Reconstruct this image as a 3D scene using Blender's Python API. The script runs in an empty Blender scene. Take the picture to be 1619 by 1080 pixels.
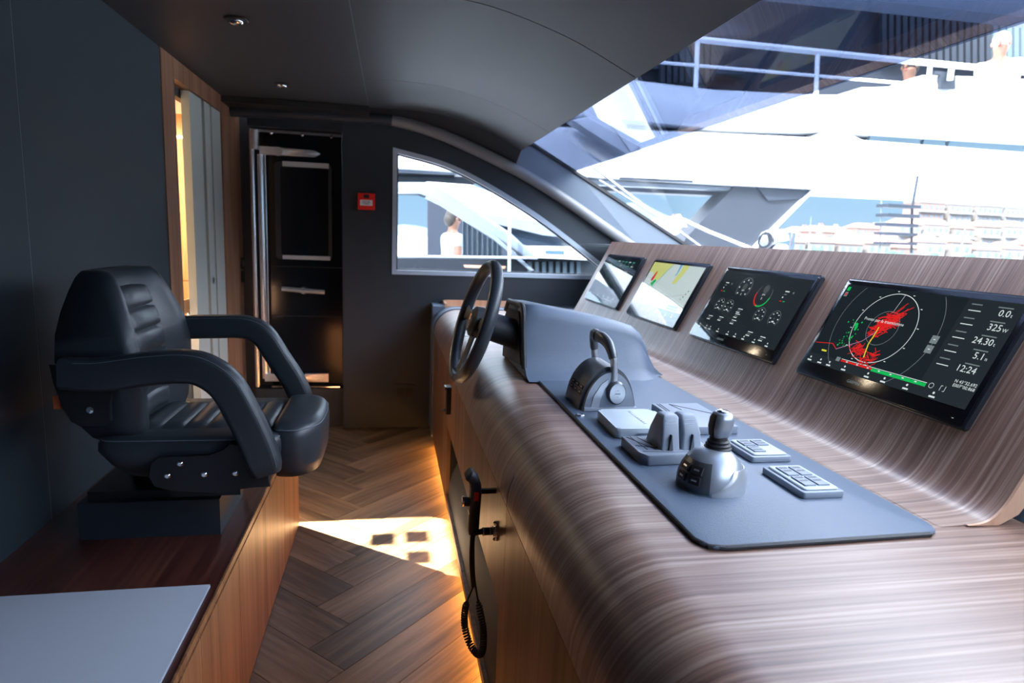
import bpy, bmesh, math, random
from mathutils import Vector, Matrix, Euler

random.seed(7)
SC = bpy.context.scene
COL = SC.collection
PI = math.pi

# ------------------------------------------------------------------ camera
CAMH = 1.42
YAW, PIT, ROL, FPX = .188398698, .161233933, .0385951932, 1018.78445
_f = Vector((math.sin(YAW)*math.cos(PIT), math.cos(YAW)*math.cos(PIT), -math.sin(PIT)))
_r = Vector((math.cos(YAW), -math.sin(YAW), 0))
_u = _r.cross(_f)
_r2 = math.cos(ROL)*_r + math.sin(ROL)*_u
_u2 = _r2.cross(_f)
cam_d = bpy.data.cameras.new('camera')
cam = bpy.data.objects.new('camera', cam_d)
COL.objects.link(cam)
mw = Matrix.Identity(4)
for i in range(3):
    mw[i][0] = _r2[i]; mw[i][1] = _u2[i]; mw[i][2] = -_f[i]
mw[2][3] = CAMH
cam.matrix_world = mw
cam_d.sensor_width = 36.0
cam_d.lens = FPX/1619*36
cam_d.clip_start = .02; cam_d.clip_end = 2000
cam_d.dof.use_dof = True
cam_d.dof.focus_distance = 1.65
cam_d.dof.aperture_fstop = 4.0
SC.camera = cam

def at(px, py, axis, val):
    """photo pixel -> the point of the plane axis=val that it shows"""
    d = _r2*(px-809.5) - _u2*(py-540) + _f*FPX
    o = Vector((0, 0, CAMH)); k = 'xyz'.index(axis)
    return o + d*((val-o[k])/d[k])

# ------------------------------------------------------------------ world, sun, exposure
W = bpy.data.worlds.new('sky'); SC.world = W; W.use_nodes = True
nt = W.node_tree; nt.nodes.clear()
wo = nt.nodes.new('ShaderNodeOutputWorld'); bg = nt.nodes.new('ShaderNodeBackground')
tc = nt.nodes.new('ShaderNodeTexCoord'); sep = nt.nodes.new('ShaderNodeSeparateXYZ')
cr = nt.nodes.new('ShaderNodeValToRGB')
nt.links.new(tc.outputs['Generated'], sep.inputs[0]); nt.links.new(sep.outputs['Z'], cr.inputs[0])
cr.color_ramp.elements[0].position = 0.0; cr.color_ramp.elements[0].color = (.12, .18, .23, 1)
cr.color_ramp.elements[1].position = .5; cr.color_ramp.elements[1].color = (2.6, 2.8, 3.1, 1)
e = cr.color_ramp.elements.new(.12); e.color = (.085, .150, .205, 1)
k_ = cr.color_ramp.elements.new(.3); k_.color = (1.2, 1.42, 1.65, 1)
nt.links.new(cr.outputs[0], bg.inputs[0]); bg.inputs[1].default_value = 1.1
nt.links.new(bg.outputs[0], wo.inputs[0])
# the sun stands behind and to the left, high over our own roof, and lights the neighbouring yacht
sd = bpy.data.lights.new('sun', 'SUN'); sd.energy = 3.6; sd.angle = math.radians(.6); sd.color = (1, .95, .88)
so = bpy.data.objects.new('sun', sd); COL.objects.link(so)
so.rotation_euler = Vector((1.0, .75, -1.0)).to_track_quat('-Z', 'Y').to_euler()
# spot added in the corridor, throws the floor patch through the aft doorway
GPOS = Vector((-1.6, 4.0, 1.30))
gd = bpy.data.lights.new('doorway_beam', 'SPOT'); gd.energy = 1900; gd.shadow_soft_size = .006; gd.color = (1, .84, .62)
gd.spot_size = math.radians(17.5); gd.spot_blend = .04
go = bpy.data.objects.new('doorway_beam', gd); COL.objects.link(go); go.location = GPOS
go.rotation_euler = (Vector((-.01, 2.82, 0))-GPOS).to_track_quat('-Z', 'Y').to_euler()
SC.view_settings.view_transform = 'Standard'; SC.view_settings.look = 'None'
SC.view_settings.gamma = 1; SC.view_settings.use_curve_mapping = False
SC.view_settings.exposure = 2.1
SC.cycles.use_denoising = True
SC.cycles.max_bounces = 10; SC.cycles.transparent_max_bounces = 12
SC.cycles.sample_clamp_indirect = 6

# fill light added behind the camera to brighten the room
ad = bpy.data.lights.new('aft_fill', 'AREA'); ad.shape = 'RECTANGLE'; ad.size = 2.4; ad.size_y = 1.3; ad.energy = 2.5; ad.color = (.80, .90, 1.0)
ao = bpy.data.objects.new('aft_fill', ad); COL.objects.link(ao); ao.location = (.9, -1.6, 1.9)
ao.rotation_euler = Vector((0, 1, -.25)).to_track_quat('-Z', 'Y').to_euler()

# ceiling light of the corridor behind the doorway
cd_ = bpy.data.lights.new('corridor_light', 'AREA'); cd_.size = .8; cd_.energy = 20; cd_.color = (1, .82, .58)
cobj = bpy.data.objects.new('corridor_light', cd_); COL.objects.link(cobj); cobj.location = (-1.75, 4.3, 2.18)

# ------------------------------------------------------------------ helpers
WM = {}
def tag(o, label=None, cat=None, group=None, kind=None):
    if label: o['label'] = label
    if cat: o['category'] = cat
    if group: o['group'] = group
    if kind: o['kind'] = kind
    return o
def empty(name, loc=(0, 0, 0), label=None, cat=None, group=None, kind=None, mat=None):
    o = bpy.data.objects.new(name, None); COL.objects.link(o)
    M = mat if mat is not None else Matrix.Translation(Vector(loc))
    o.matrix_world = M; o.empty_display_size = .05
    WM[o.name] = M.copy()
    return tag(o, label, cat, group, kind)

class MB:
    def __init__(s, T=None):
        s.bm = bmesh.new(); s.T = T or Matrix.Identity(4)
    def raw(s, vs, fs):
        v = [s.bm.verts.new(s.T @ Vector(p)) for p in vs]
        out = []
        for f in fs:
            try: out.append(s.bm.faces.new([v[i] for i in f]))
            except ValueError: pass
        return v, out
    def _bev(s, fs, r, seg, vs):
        if r <= 0: return
        es = set()
        for f in fs:
            for e in f.edges:
                if len(e.link_faces) == 2 and e.calc_face_angle(0) > .5: es.add(e)
        bmesh.ops.bevel(s.bm, geom=list(es), offset=r, segments=seg, profile=.5, affect='EDGES', clamp_overlap=True)
    def box(s, x0, x1, y0, y1, z0, z1, r=0, seg=2):
        vs = [(x, y, z) for x in (x0, x1) for y in (y0, y1) for z in (z0, z1)]
        v, f = s.raw(vs, [(0,1,3,2),(4,6,7,5),(0,4,5,1),(2,3,7,6),(0,2,6,4),(1,5,7,3)])
        s._bev(f, r, seg, v); return s
    def prism(s, pts, ax, a, b, r=0, seg=2):
        n = len(pts)
        def P(p, t):
            return (p[0], t, p[1]) if ax == 'y' else (t, p[0], p[1]) if ax == 'x' else (p[0], p[1], t)
        vs = [P(p, a) for p in pts] + [P(p, b) for p in pts]
        fs = [tuple(range(n))[::-1], tuple(range(n, 2*n))] + [(i, (i+1) % n, n+(i+1) % n, n+i) for i in range(n)]
        v, f = s.raw(vs, fs)
        if r > 0:
            es = set()
            for ff in f[:2]:
                for e in ff.edges: es.add(e)
            bmesh.ops.bevel(s.bm, geom=list(es), offset=r, segments=seg, profile=.5, affect='EDGES', clamp_overlap=True)
        return s
    def loft(s, rings, caps=True, closed=True, loop=False):
        n = len(rings[0]); vs = [p for rg in rings for p in rg]; fs = []
        m = len(rings)
        for i in range(m if loop else m-1):
            j = (i+1) % m
            for k in range(n if closed else n-1):
                l = (k+1) % n
                fs.append((i*n+k, i*n+l, j*n+l, j*n+k))
        if caps and not loop and closed:
            fs.append(tuple(range(n))[::-1]); fs.append(tuple(range((m-1)*n, m*n)))
        s.raw(vs, fs); return s
    def tube(s, path, r, n=10, closed=False, sec=None, up=None, rs=None):
        P = [Vector(p) for p in path]; m = len(P); rings = []
        if sec is None: sec = [(math.cos(2*PI*k/n), math.sin(2*PI*k/n)) for k in range(n)]
        N = None
        for i in range(m):
            a = P[(i-1) % m] if (closed or i > 0) else P[i]
            b = P[(i+1) % m] if (closed or i < m-1) else P[i]
            t = (b-a).normalized()
            if up is not None:
                B = Vector(up) - t*t.dot(Vector(up)); B.normalize(); N = B.cross(t)
            else:
                if N is None:
                    N = t.orthogonal().normalized()
                else:
                    N = (N - t*t.dot(N)).normalized()
                B = t.cross(N)
            k = r*(rs[i] if rs else 1)
            rings.append([tuple(P[i] + N*(x*k) + B*(y*k)) for x, y in sec])
        return s.loft(rings, caps=not closed, loop=closed)
    def cyl(s, p0, p1, r0, r1=None, n=20):
        r1 = r0 if r1 is None else r1
        a, b = Vector(p0), Vector(p1); t = (b-a).normalized(); N = t.orthogonal().normalized(); B = t.cross(N)
        rings = [[tuple(c + N*(r*math.cos(2*PI*k/n)) + B*(r*math.sin(2*PI*k/n))) for k in range(n)] for c, r in ((a, r0), (b, r1))]
        return s.loft(rings)
    def lathe(s, prof, o=(0, 0, 0), d=(0, 0, 1), n=24, sx=1, sy=1):
        t = Vector(d).normalized()
        N = Vector((1, 0, 0)) if abs(t.x) < .9 else Vector((0, 1, 0))
        N = (N - t*t.dot(N)).normalized(); B = t.cross(N); o = Vector(o)
        rings = [[tuple(o + t*h + N*(sx*r*math.cos(2*PI*k/n)) + B*(sy*r*math.sin(2*PI*k/n))) for k in range(n)] for r, h in prof]
        return s.loft(rings)
    def ball(s, c, r, n=14, m=9):
        r = (r, r, r) if isinstance(r, (int, float)) else r
        rings = []
        for i in range(1, m):
            a = PI*i/m
            rings.append([(c[0]+r[0]*math.sin(a)*math.cos(2*PI*k/n), c[1]+r[1]*math.sin(a)*math.sin(2*PI*k/n), c[2]-r[2]*math.cos(a)) for k in range(n)])
        return s.loft(rings)
    def build(s, name, mat, parent=None, local=False, sharp=32):
        bm = s.bm
        bmesh.ops.recalc_face_normals(bm, faces=bm.faces[:])
        for f in bm.faces: f.smooth = True
        lim = math.radians(sharp)
        for e in bm.edges:
            if len(e.link_faces) != 2 or e.calc_face_angle(0) > lim: e.smooth = False
        me = bpy.data.meshes.new(name)
        o = bpy.data.objects.new(name, me); COL.objects.link(o)
        if parent is not None:
            o.parent = parent; M = WM[parent.name]; WM[o.name] = M
            if not local: bm.transform(M.inverted())
        else:
            xs = [v.co for v in bm.verts]
            lo = Vector([min(c[i] for c in xs) for i in range(3)]); hi = Vector([max(c[i] for c in xs) for i in range(3)])
            b = Vector(((lo.x+hi.x)/2, (lo.y+hi.y)/2, lo.z)); M = Matrix.Translation(b)
            bm.transform(M.inverted()); o.location = b; WM[o.name] = M
        bm.to_mesh(me); bm.free()
        me.materials.append(mat)
        return o

def arc(cx, cy, r, a0, a1, n, ry=None):
    ry = r if ry is None else ry
    return [(cx+r*math.cos(math.radians(a0+(a1-a0)*i/n)), cy+ry*math.sin(math.radians(a0+(a1-a0)*i/n))) for i in range(n+1)]
def rrect(x0, x1, y0, y1, r, n=4):
    return arc(x1-r, y1-r, r, 0, 90, n)+arc(x0+r, y1-r, r, 90, 180, n)+arc(x0+r, y0+r, r, 180, 270, n)+arc(x1-r, y0+r, r, 270, 360, n)
def roundpoly(P, r, n=4):
    out = []; m = len(P)
    for i in range(m):
        a, b, c = Vector(P[i-1]), Vector(P[i]), Vector(P[(i+1) % m])
        rr = r[i] if isinstance(r, (list, tuple)) else r
        u, v = (a-b), (c-b); d = min(rr, u.length*.49, v.length*.49)
        p, q = b+u.normalized()*d, b+v.normalized()*d
        for k in range(n+1):
            t = k/n; out.append(tuple(p*(1-t)**2 + b*2*t*(1-t) + q*t*t))
    return out
def smoothpath(P, k=6):
    P = [Vector(p) for p in P]; out = []
    for i in range(len(P)-1):
        p0 = P[i-1] if i else P[i]*2-P[i+1]; p1 = P[i]; p2 = P[i+1]; p3 = P[i+2] if i+2 < len(P) else P[i+1]*2-P[i]
        for j in range(k):
            t = j/k
            out.append(.5*((2*p1)+(-p0+p2)*t+(2*p0-5*p1+4*p2-p3)*t*t+(-p0+3*p1-3*p2+p3)*t**3))
    out.append(P[-1]); return out

# ------------------------------------------------------------------ materials
def newmat(name):
    m = bpy.data.materials.new(name); m.use_nodes = True
    return m, m.node_tree, m.node_tree.nodes['Principled BSDF']
def mat(name, c, rough=.5, metal=0, coat=0, bump=0, bscale=300, spec=.5, var=0, vscale=6, trans=0, emit=None, es=1.0):
    m, t, p = newmat(name)
    p.inputs['Base Color'].default_value = (*c, 1); p.inputs['Roughness'].default_value = rough
    p.inputs['Metallic'].default_value = metal; p.inputs['Coat Weight'].default_value = coat
    p.inputs['Specular IOR Level'].default_value = spec
    if emit: p.inputs['Emission Color'].default_value = (*emit, 1); p.inputs['Emission Strength'].default_value = es
    co = t.nodes.new('ShaderNodeTexCoord')
    n = t.nodes.new('ShaderNodeTexNoise'); n.inputs['Scale'].default_value = vscale; n.inputs['Detail'].default_value = 3
    t.links.new(co.outputs['Object'], n.inputs['Vector'])
    v = max(var, .04)
    mx = t.nodes.new('ShaderNodeMix'); mx.data_type = 'RGBA'
    mx.inputs[6].default_value = (*[x*(1-v) for x in c], 1); mx.inputs[7].default_value = (*[min(1, x*(1+v)) for x in c], 1)
    t.links.new(n.outputs['Fac'], mx.inputs[0]); t.links.new(mx.outputs[2], p.inputs['Base Color'])
    if bump:
        b = t.nodes.new('ShaderNodeBump'); b.inputs['Strength'].default_value = bump; b.inputs['Distance'].default_value = .001
        v2 = t.nodes.new('ShaderNodeTexVoronoi'); v2.inputs['Scale'].default_value = bscale
        t.links.new(co.outputs['Object'], v2.inputs['Vector'])
        t.links.new(v2.outputs['Distance'], b.inputs['Height']); t.links.new(b.outputs[0], p.inputs['Normal'])
    return m
def wood(name, cols, scale, rough=.35, coat=0, rnd=0, spec=.5, bump=.15, low=.9):
    """cols: three colours dark-mid-light; scale: noise scale per axis (low along the grain)"""
    m, t, p = newmat(name); L = t.links.new
    co = t.nodes.new('ShaderNodeTexCoord'); mp = t.nodes.new('ShaderNodeMapping'); mp.inputs['Scale'].default_value = scale
    L(co.outputs['Object'], mp.inputs[0])
    if rnd:
        oi = t.nodes.new('ShaderNodeObjectInfo'); mm = t.nodes.new('ShaderNodeMath'); mm.operation = 'MULTIPLY'; mm.inputs[1].default_value = 37
        L(oi.outputs['Random'], mm.inputs[0])
        cx = t.nodes.new('ShaderNodeCombineXYZ'); L(mm.outputs[0], cx.inputs[0]); L(mm.outputs[0], cx.inputs[2]); L(cx.outputs[0], mp.inputs['Location'])
    n1 = t.nodes.new('ShaderNodeTexNoise'); n1.inputs['Scale'].default_value = 1; n1.inputs['Detail'].default_value = 7; n1.inputs['Roughness'].default_value = .62; n1.inputs['Distortion'].default_value = .35
    L(mp.outputs[0], n1.inputs['Vector'])
    mp2 = t.nodes.new('ShaderNodeMapping'); mp2.inputs['Scale'].default_value = (.22, .22, .22); L(mp.outputs[0], mp2.inputs[0])
    n2 = t.nodes.new('ShaderNodeTexNoise'); n2.inputs['Scale'].default_value = 1; n2.inputs['Detail'].default_value = 2; L(mp2.outputs[0], n2.inputs['Vector'])
    ad = t.nodes.new('ShaderNodeMath'); ad.operation = 'MULTIPLY_ADD'; L(n2.outputs['Fac'], ad.inputs[0]); ad.inputs[1].default_value = low; ad.inputs[2].default_value = -low/2
    sm = t.nodes.new('ShaderNodeMath'); sm.operation = 'ADD'; L(n1.outputs['Fac'], sm.inputs[0]); L(ad.outputs[0], sm.inputs[1])
    fac = sm.outputs[0]
    if rnd:
        r2 = t.nodes.new('ShaderNodeMath'); r2.operation = 'MULTIPLY_ADD'; L(oi.outputs['Random'], r2.inputs[0]); r2.inputs[1].default_value = rnd; r2.inputs[2].default_value = -rnd/2
        s2 = t.nodes.new('ShaderNodeMath'); s2.operation = 'ADD'; L(fac, s2.inputs[0]); L(r2.outputs[0], s2.inputs[1]); fac = s2.outputs[0]
    r = t.nodes.new('ShaderNodeValToRGB'); e = r.color_ramp.elements
    e[0].position = .28; e[0].color = (*cols[0], 1); e[1].position = .72; e[1].color = (*cols[2], 1); k = e.new(.5); k.color = (*cols[1], 1)
    L(fac, r.inputs[0]); L(r.outputs[0], p.inputs['Base Color'])
    p.inputs['Roughness'].default_value = rough; p.inputs['Coat Weight'].default_value = coat; p.inputs['Coat Roughness'].default_value = .34
    p.inputs['Specular IOR Level'].default_value = spec
    b = t.nodes.new('ShaderNodeBump'); b.inputs['Strength'].default_value = bump; b.inputs['Distance'].default_value = .0006
    L(n1.outputs['Fac'], b.inputs['Height']); L(b.outputs[0], p.inputs['Normal'])
    return m
def glass(name, tint=(1, 1, 1), refl=.9, rough=0):
    m = bpy.data.materials.new(name); m.use_nodes = True; t = m.node_tree; t.nodes.clear()
    o = t.nodes.new('ShaderNodeOutputMaterial'); tr = t.nodes.new('ShaderNodeBsdfTransparent'); gl = t.nodes.new('ShaderNodeBsdfGlossy')
    tr.inputs[0].default_value = (*tint, 1); gl.inputs['Roughness'].default_value = rough
    fr = t.nodes.new('ShaderNodeLayerWeight'); fr.inputs[0].default_value = .5
    pw = t.nodes.new('ShaderNodeMath'); pw.operation = 'POWER'; pw.inputs[1].default_value = 4.0
    mu = t.nodes.new('ShaderNodeMath'); mu.operation = 'MULTIPLY_ADD'; mu.inputs[1].default_value = refl; mu.inputs[2].default_value = .025
    t.links.new(fr.outputs['Facing'], pw.inputs[0])
    mx = t.nodes.new('ShaderNodeMixShader'); L = t.links.new
    L(pw.outputs[0], mu.inputs[0]); L(mu.outputs[0], mx.inputs[0]); L(tr.outputs[0], mx.inputs[1]); L(gl.outputs[0], mx.inputs[2]); L(mx.outputs[0], o.inputs[0])
    return m
def emis(name, c, s=1.0):
    m = bpy.data.materials.new(name); m.use_nodes = True; t = m.node_tree; t.nodes.clear()
    o = t.nodes.new('ShaderNodeOutputMaterial'); e = t.nodes.new('ShaderNodeEmission'); e.inputs[0].default_value = (*c, 1); e.inputs[1].default_value = s
    t.links.new(e.outputs[0], o.inputs[0]); return m

M = dict(
    y_blue=mat('pale_blue_panel', (.10, .16, .20), .4), door_rail=mat('door_rail_shine', (.55, .60, .64), .3),  # door rails: shine of the chrome put into a pale colour
    wall_leather=mat('wall_leather', (.023, .037, .051), .62, bump=.25, bscale=420),
    ceil_leather=mat('ceiling_leather', (.042, .047, .054), .55, bump=.3, bscale=360),
    dark_lacquer=mat('dark_lacquer', (.018, .025, .034), .5),
    black_gloss=mat('black_gloss', (.006, .009, .013), .14, spec=.25),
    black_matt=mat('black_matt', (.012, .013, .015), .6),
    grey_bead=mat('bead_lacquer', (.17, .17, .175), .42),
    pillar=mat('pillar_lacquer', (.10, .125, .16), .5),
    sill=mat('window_frame_paint', (.38, .44, .52), .35),
    chrome=mat('chrome', (.85, .87, .9), .08, metal=1),
    chrome_soft=mat('polished_fitting', (.9, .92, .95), .22, metal=.8),
    steel=mat('brushed_steel', (.6, .62, .64), .28, metal=1),
    leather=mat('chair_leather', (.036, .043, .052), .38, bump=.3, bscale=500, coat=.1),
    leather2=mat('chair_leather_side', (.018, .021, .026), .5, bump=.3, bscale=500),
    stitch=mat('stitch_thread', (.16, .19, .23), .7),
    pad=mat('console_leather', (.095, .13, .185), .48, bump=.35, bscale=450),
    plate=mat('matt_black_plate', (.010, .011, .013), .45),
    orange=mat('orange_tab', (.75, .16, .04), .4),
    walnut=wood('walnut_console', ((.085, .036, .025), (.215, .120, .085), (.42, .30, .235)), (1.8, 160, 1.8), .46, coat=.6, low=.3),
    walnut_front=wood('walnut_front', ((.10, .042, .018), (.20, .09, .04), (.28, .14, .07)), (2, 55, 2), .4),
    edge_wood=wood('pale_edge_wood', ((.45, .24, .14), (.58, .34, .22), (.68, .44, .30)), (30, 3, 3), .4),
    mahogany=wood('red_walnut_top', ((.035, .010, .008), (.075, .022, .016), (.13, .05, .035)), (70, 2, 70), .3, coat=.2),
    cab_front=wood('cabinet_front_walnut', ((.11, .045, .018), (.21, .095, .042), (.30, .15, .075)), (2, 60, 2), .38),
    wood_post=wood('doorway_walnut', ((.16, .07, .035), (.30, .15, .085), (.40, .22, .13)), (50, 50, 2), .4),
    corridor=wood('corridor_wood', ((.42, .20, .075), (.55, .29, .12), (.66, .38, .18)), (30, 30, 2), .45),
    oak=wood('oak_plank', ((.115, .076, .045), (.24, .162, .097), (.38, .265, .165)), (2.2, 34, 20), .42, rnd=.22),
    grout=mat('floor_substrate', (.03, .02, .014), .8),
    white_top=mat('pale_grey_leather', (.42, .46, .54), .55),
    sliding=mat('grey_green_lacquer', (.50, .56, .53), .4),
    sliding_d=mat('dark_groove', (.05, .06, .06), .5),
    white_paint=mat('white_ceiling_paint', (.8, .8, .76), .6),
    gel=mat('white_gelcoat', (.86, .88, .90), .25),
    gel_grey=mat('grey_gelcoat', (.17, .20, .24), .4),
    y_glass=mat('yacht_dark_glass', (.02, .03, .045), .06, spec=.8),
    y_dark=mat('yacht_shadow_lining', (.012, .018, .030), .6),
    y_grey=mat('yacht_grey_panel', (.015, .020, .030), .5),
    curtain=mat('grey_blue_curtain', (.10, .14, .17), .8),
    red=mat('red_plastic', (.75, .02, .015), .35),
    white_pl=mat('white_plastic', (.75, .78, .8), .4),
    silver_pl=mat('silver_plastic', (.34, .38, .43), .32, metal=.55),
    silver_d=mat('dark_silver', (.13, .14, .155), .35, metal=.6),
    silver_l=mat('light_satin_silver', (.55, .59, .63), .28, metal=.7),
    grey_pl=mat('grey_plastic', (.25, .29, .35), .5),
    grey_lt=mat('pale_grey_plastic', (.46, .53, .60), .38),
    rubber=mat('black_rubber', (.015, .015, .017), .55),
    screen_black=mat('screen_glass_black', (.006, .007, .010), .14, spec=.6),
    bezel=mat('monitor_bezel', (.03, .036, .045), .25, metal=.4),
    skin=mat('skin', (.55, .30, .20), .6), skin_d=mat('skin_tanned', (.14, .065, .04), .6),
    hair_w=mat('white_hair', (.75, .74, .72), .8), hair_b=mat('dark_hair', (.02, .015, .012), .7),
    shirt_w=mat('white_cotton', (.8, .82, .84), .8), shirt_g=mat('grey_cotton', (.22, .24, .27), .8), trouser=mat('navy_cotton', (.03, .04, .06), .8),
    water=mat('harbour_water', (.03, .07, .09), .12, bump=.0, var=.3, vscale=.3),
    stone=mat('quay_stone', (.16, .155, .145), .8),
    bld=mat('render_cream', (.19, .17, .15), .8), bld2=mat('render_white', (.23, .23, .225), .8), bld3=mat('render_pink', (.20, .14, .115), .8),
    roof=mat('terracotta_roof', (.28, .13, .09), .8), win=mat('far_window', (.12, .16, .20), .3),
    hillm=mat('wooded_hill', (.06, .10, .10), .9, var=.4, vscale=.1), tree=mat('foliage', (.05, .09, .065), .9, var=.4),
    red_t=mat('red_tile_flash', (.5, .1, .08), .6),
    g_clear=glass('clear_glass', (.95, .97, 1), .35), g_tint=glass('tinted_glass', (.27, .31, .40), .8), g_screen=glass('screen_cover_glass', (1, 1, 1), .85, .03), g_side=glass('side_glass', (.90, .94, .98), .9),
    led=emis('warm_led', (1, .42, .08), 9), led2=emis('corridor_led', (1, .72, .35), 3),
)
SURF = M
# flat screen colours (they give off light)
E = {k: emis('screen_'+k, c, s*.45) for k, (c, s) in dict(
    dark=((.012, .020, .025), .5), panel=((.020, .028, .034), .5), white=((.75, .85, .85), .5), grey=((.22, .27, .28), .45), dim=((.07, .09, .09), .5),
    red=((.8, .02, .02), .5), green=((.01, .6, .12), .45), yellow=((.75, .72, .05), .5), pink=((.6, .3, .5), .4), chart=((.70, .84, .84), .5),
    land=((.74, .80, .28), .5), blue=((.15, .45, .75), .5), teal=((.12, .5, .42), .45), blk=((.01, .01, .012), .5), wash=((.45, .52, .55), .5)).items()}

# ================================================================== THE ROOM
D = 4.61; XW = -1.03; Y0 = -1.0
def struct(mb, name, m, **k):
    o = mb.build(name, m, **k); 
    if o.parent is None: o['kind'] = 'structure'
    return o

# floor: substrate and herringbone planks
fl = struct(MB().box(-2.6, 2.3, Y0, 6.4, -.06, -.012), 'floor', M['grout'])
wf = WM[fl.name]
PWd, PLn = .182, .91
def plank_mesh():
    mb = MB(); g = .0012
    mb.box(g, PLn-g, g, PWd-g, -.012, 0, .0012, 1)
    bm = mb.bm; bmesh.ops.recalc_face_normals(bm, faces=bm.faces[:])
    me = bpy.data.meshes.new('plank'); bm.to_mesh(me); bm.free(); me.materials.append(M['oak']); return me
pm = plank_mesh(); s2 = math.sqrt(.5)
for strip in (-1, 0):
    for k in range(-12, 32):
        for kind in (0, 1):
            if kind == 0: u, v, ang = k*PWd, k*PWd, PI/4
            else: u, v, ang = (k+1)*PWd, (k+1)*PWd, PI*3/4
            u += strip*5*PWd; v -= strip*5*PWd
            if kind == 0: ou, ov = u, v
            else: ou, ov = u, v
            x = -.14 + (ou-ov)*s2; y = 1.965 + (ou+ov)*s2
            cx = x + math.cos(ang)*PLn/2; cy = y + math.sin(ang)*PLn/2
            if not (-1.25 < cx < .75 and .35 < cy < 5.3): continue
            if cy < 3.0 and cx < -.75: continue
            o = bpy.data.objects.new('plank', pm); COL.objects.link(o); o.parent = fl
            o.matrix_local = wf.inverted() @ Matrix.Translation((x, y, 0)) @ Matrix.Rotation(ang, 4, 'Z')

# left wall
wl = struct(MB().box(XW-.10, XW-.02, Y0, 3.47, 0, 2.26), 'wall_left', M['black_matt'])
MB().box(XW-.02, XW, Y0, 2.108, 0, 2.20, .002, 1).build('leather_panel', M['wall_leather'], wl)
MB().box(XW-.02, XW, 2.112, 3.298, 0, 2.20, .002, 1).build('leather_panel', M['wall_leather'], wl)
MB().box(XW-.019, XW-.0005, 2.108, 2.112, 0, 2.2).build('seam_strip', M['stitch'], wl)
# walnut doorway frame: near jamb, lintel, far jamb panel
d1 = struct(MB().box(XW-.09, XW+.004, 3.302, 3.468, 0, 2.235, .002, 1), 'door_1', M['wood_post'])
MB().box(XW-.06, XW+.004, 3.472, 4.360, 2.105, 2.235, .002, 1).build('lintel', M['wood_post'], d1)
MB().box(XW-.09, XW-.05, 3.47, 4.42, 2.06, 2.105).build('track', M['black_matt'], d1)
MB().box(XW-.09, XW+.004, 4.362, 4.90, 0, 2.235, .002, 1).build('jamb_panel', M['wood_post'], d1)
MB().box(XW-.005, XW+.007, 3.464, 3.471, 0, 2.105).build('metal_edge', M['steel'], d1)
# grey-green sliding leaves with grooves and a lock
sl = MB().box(XW-.045, XW-.005, 3.74, 3.96, 0, 2.10, .002, 1).build('sliding_leaf', M['sliding'], d1)
MB().box(XW-.045, XW-.02, 3.96, 4.005, 0, 2.10).build('groove', M['sliding_d'], d1)
l2 = MB().box(XW-.040, XW-.002, 4.005, 4.12, 0, 2.10, .002, 1).build('sliding_leaf', M['sliding'], d1)
MB().box(XW-.045, XW-.02, 4.12, 4.165, 0, 2.10).build('groove', M['sliding_d'], d1)
MB().box(XW-.045, XW-.005, 4.165, 4.36, 0, 2.10, .002, 1).build('sliding_leaf', M['sliding'], d1)
lk = MB().lathe([(.001, 0), (.021, 0), (.021, .004), (.014, .006), (.001, .006)], (XW-.002, 4.063, 1.10), (1, 0, 0), 20).build('lock', M['steel'], l2)
# unseen masks added in the doorway to cut the beam's floor patch to shape
def dp(X, Y, xp=-1.085):
    k = (xp-GPOS.x)/(X-GPOS.x); return (GPOS.y+(Y-GPOS.y)*k, GPOS.z*(1-k))
Pp = [dp(.45, 3.10), dp(-.80, 3.10), (3.42, .06), (3.80, .06), (3.80, .99)]
MB().prism(Pp, 'x', -1.090, -1.080).build('lower_beam_mask', M['sliding_d'], d1)
MB().prism([dp(.295, 2.2), dp(.295, 3.25), (3.80, 1.02), (3.46, 1.02)], 'x', -1.090, -1.080).build('upper_beam_mask', M['corridor'], d1)
for X_, Y_ in ((-.03, 2.88), (.13, 2.89), (.13, 2.69)):
    MB().prism([dp(X_-.055, Y_-.06), dp(X_+.055, Y_-.06), dp(X_+.055, Y_+.06), dp(X_-.055, Y_+.06)], 'x', -1.0865, -1.0835).build('square_beam_mask', M['steel'], d1)
# corridor beyond the doorway
wc = struct(MB().box(-2.5, XW-.10, 5.2, 5.26, 0, 2.3), 'wall_corridor', M['corridor'])
MB().box(-2.5, XW-.12, 5.17, 5.2, 0, 1.0).build('wood_panel', M['corridor'], wc)
MB().box(-2.5, XW-.12, 5.17, 5.2, 1.006, 2.02).build('wood_panel', M['corridor'], wc)
MB().box(-2.5, XW-.12, 5.175, 5.198, 2.03, 2.045).build('light_strip', M['led2'], wc)
struct(MB().box(-2.56, -2.5, 2.9, 5.26, 0, 2.3), 'wall_corridor_side', M['corridor'])
struct(MB().box(-2.5, XW-.10, 2.9, 2.95, 0, 2.3), 'wall_corridor_near', M['white_paint'])
struct(MB().box(-2.5, XW-.10, 2.9, 5.26, 2.2, 2.26), 'ceiling_corridor', M['white_paint'])

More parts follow.
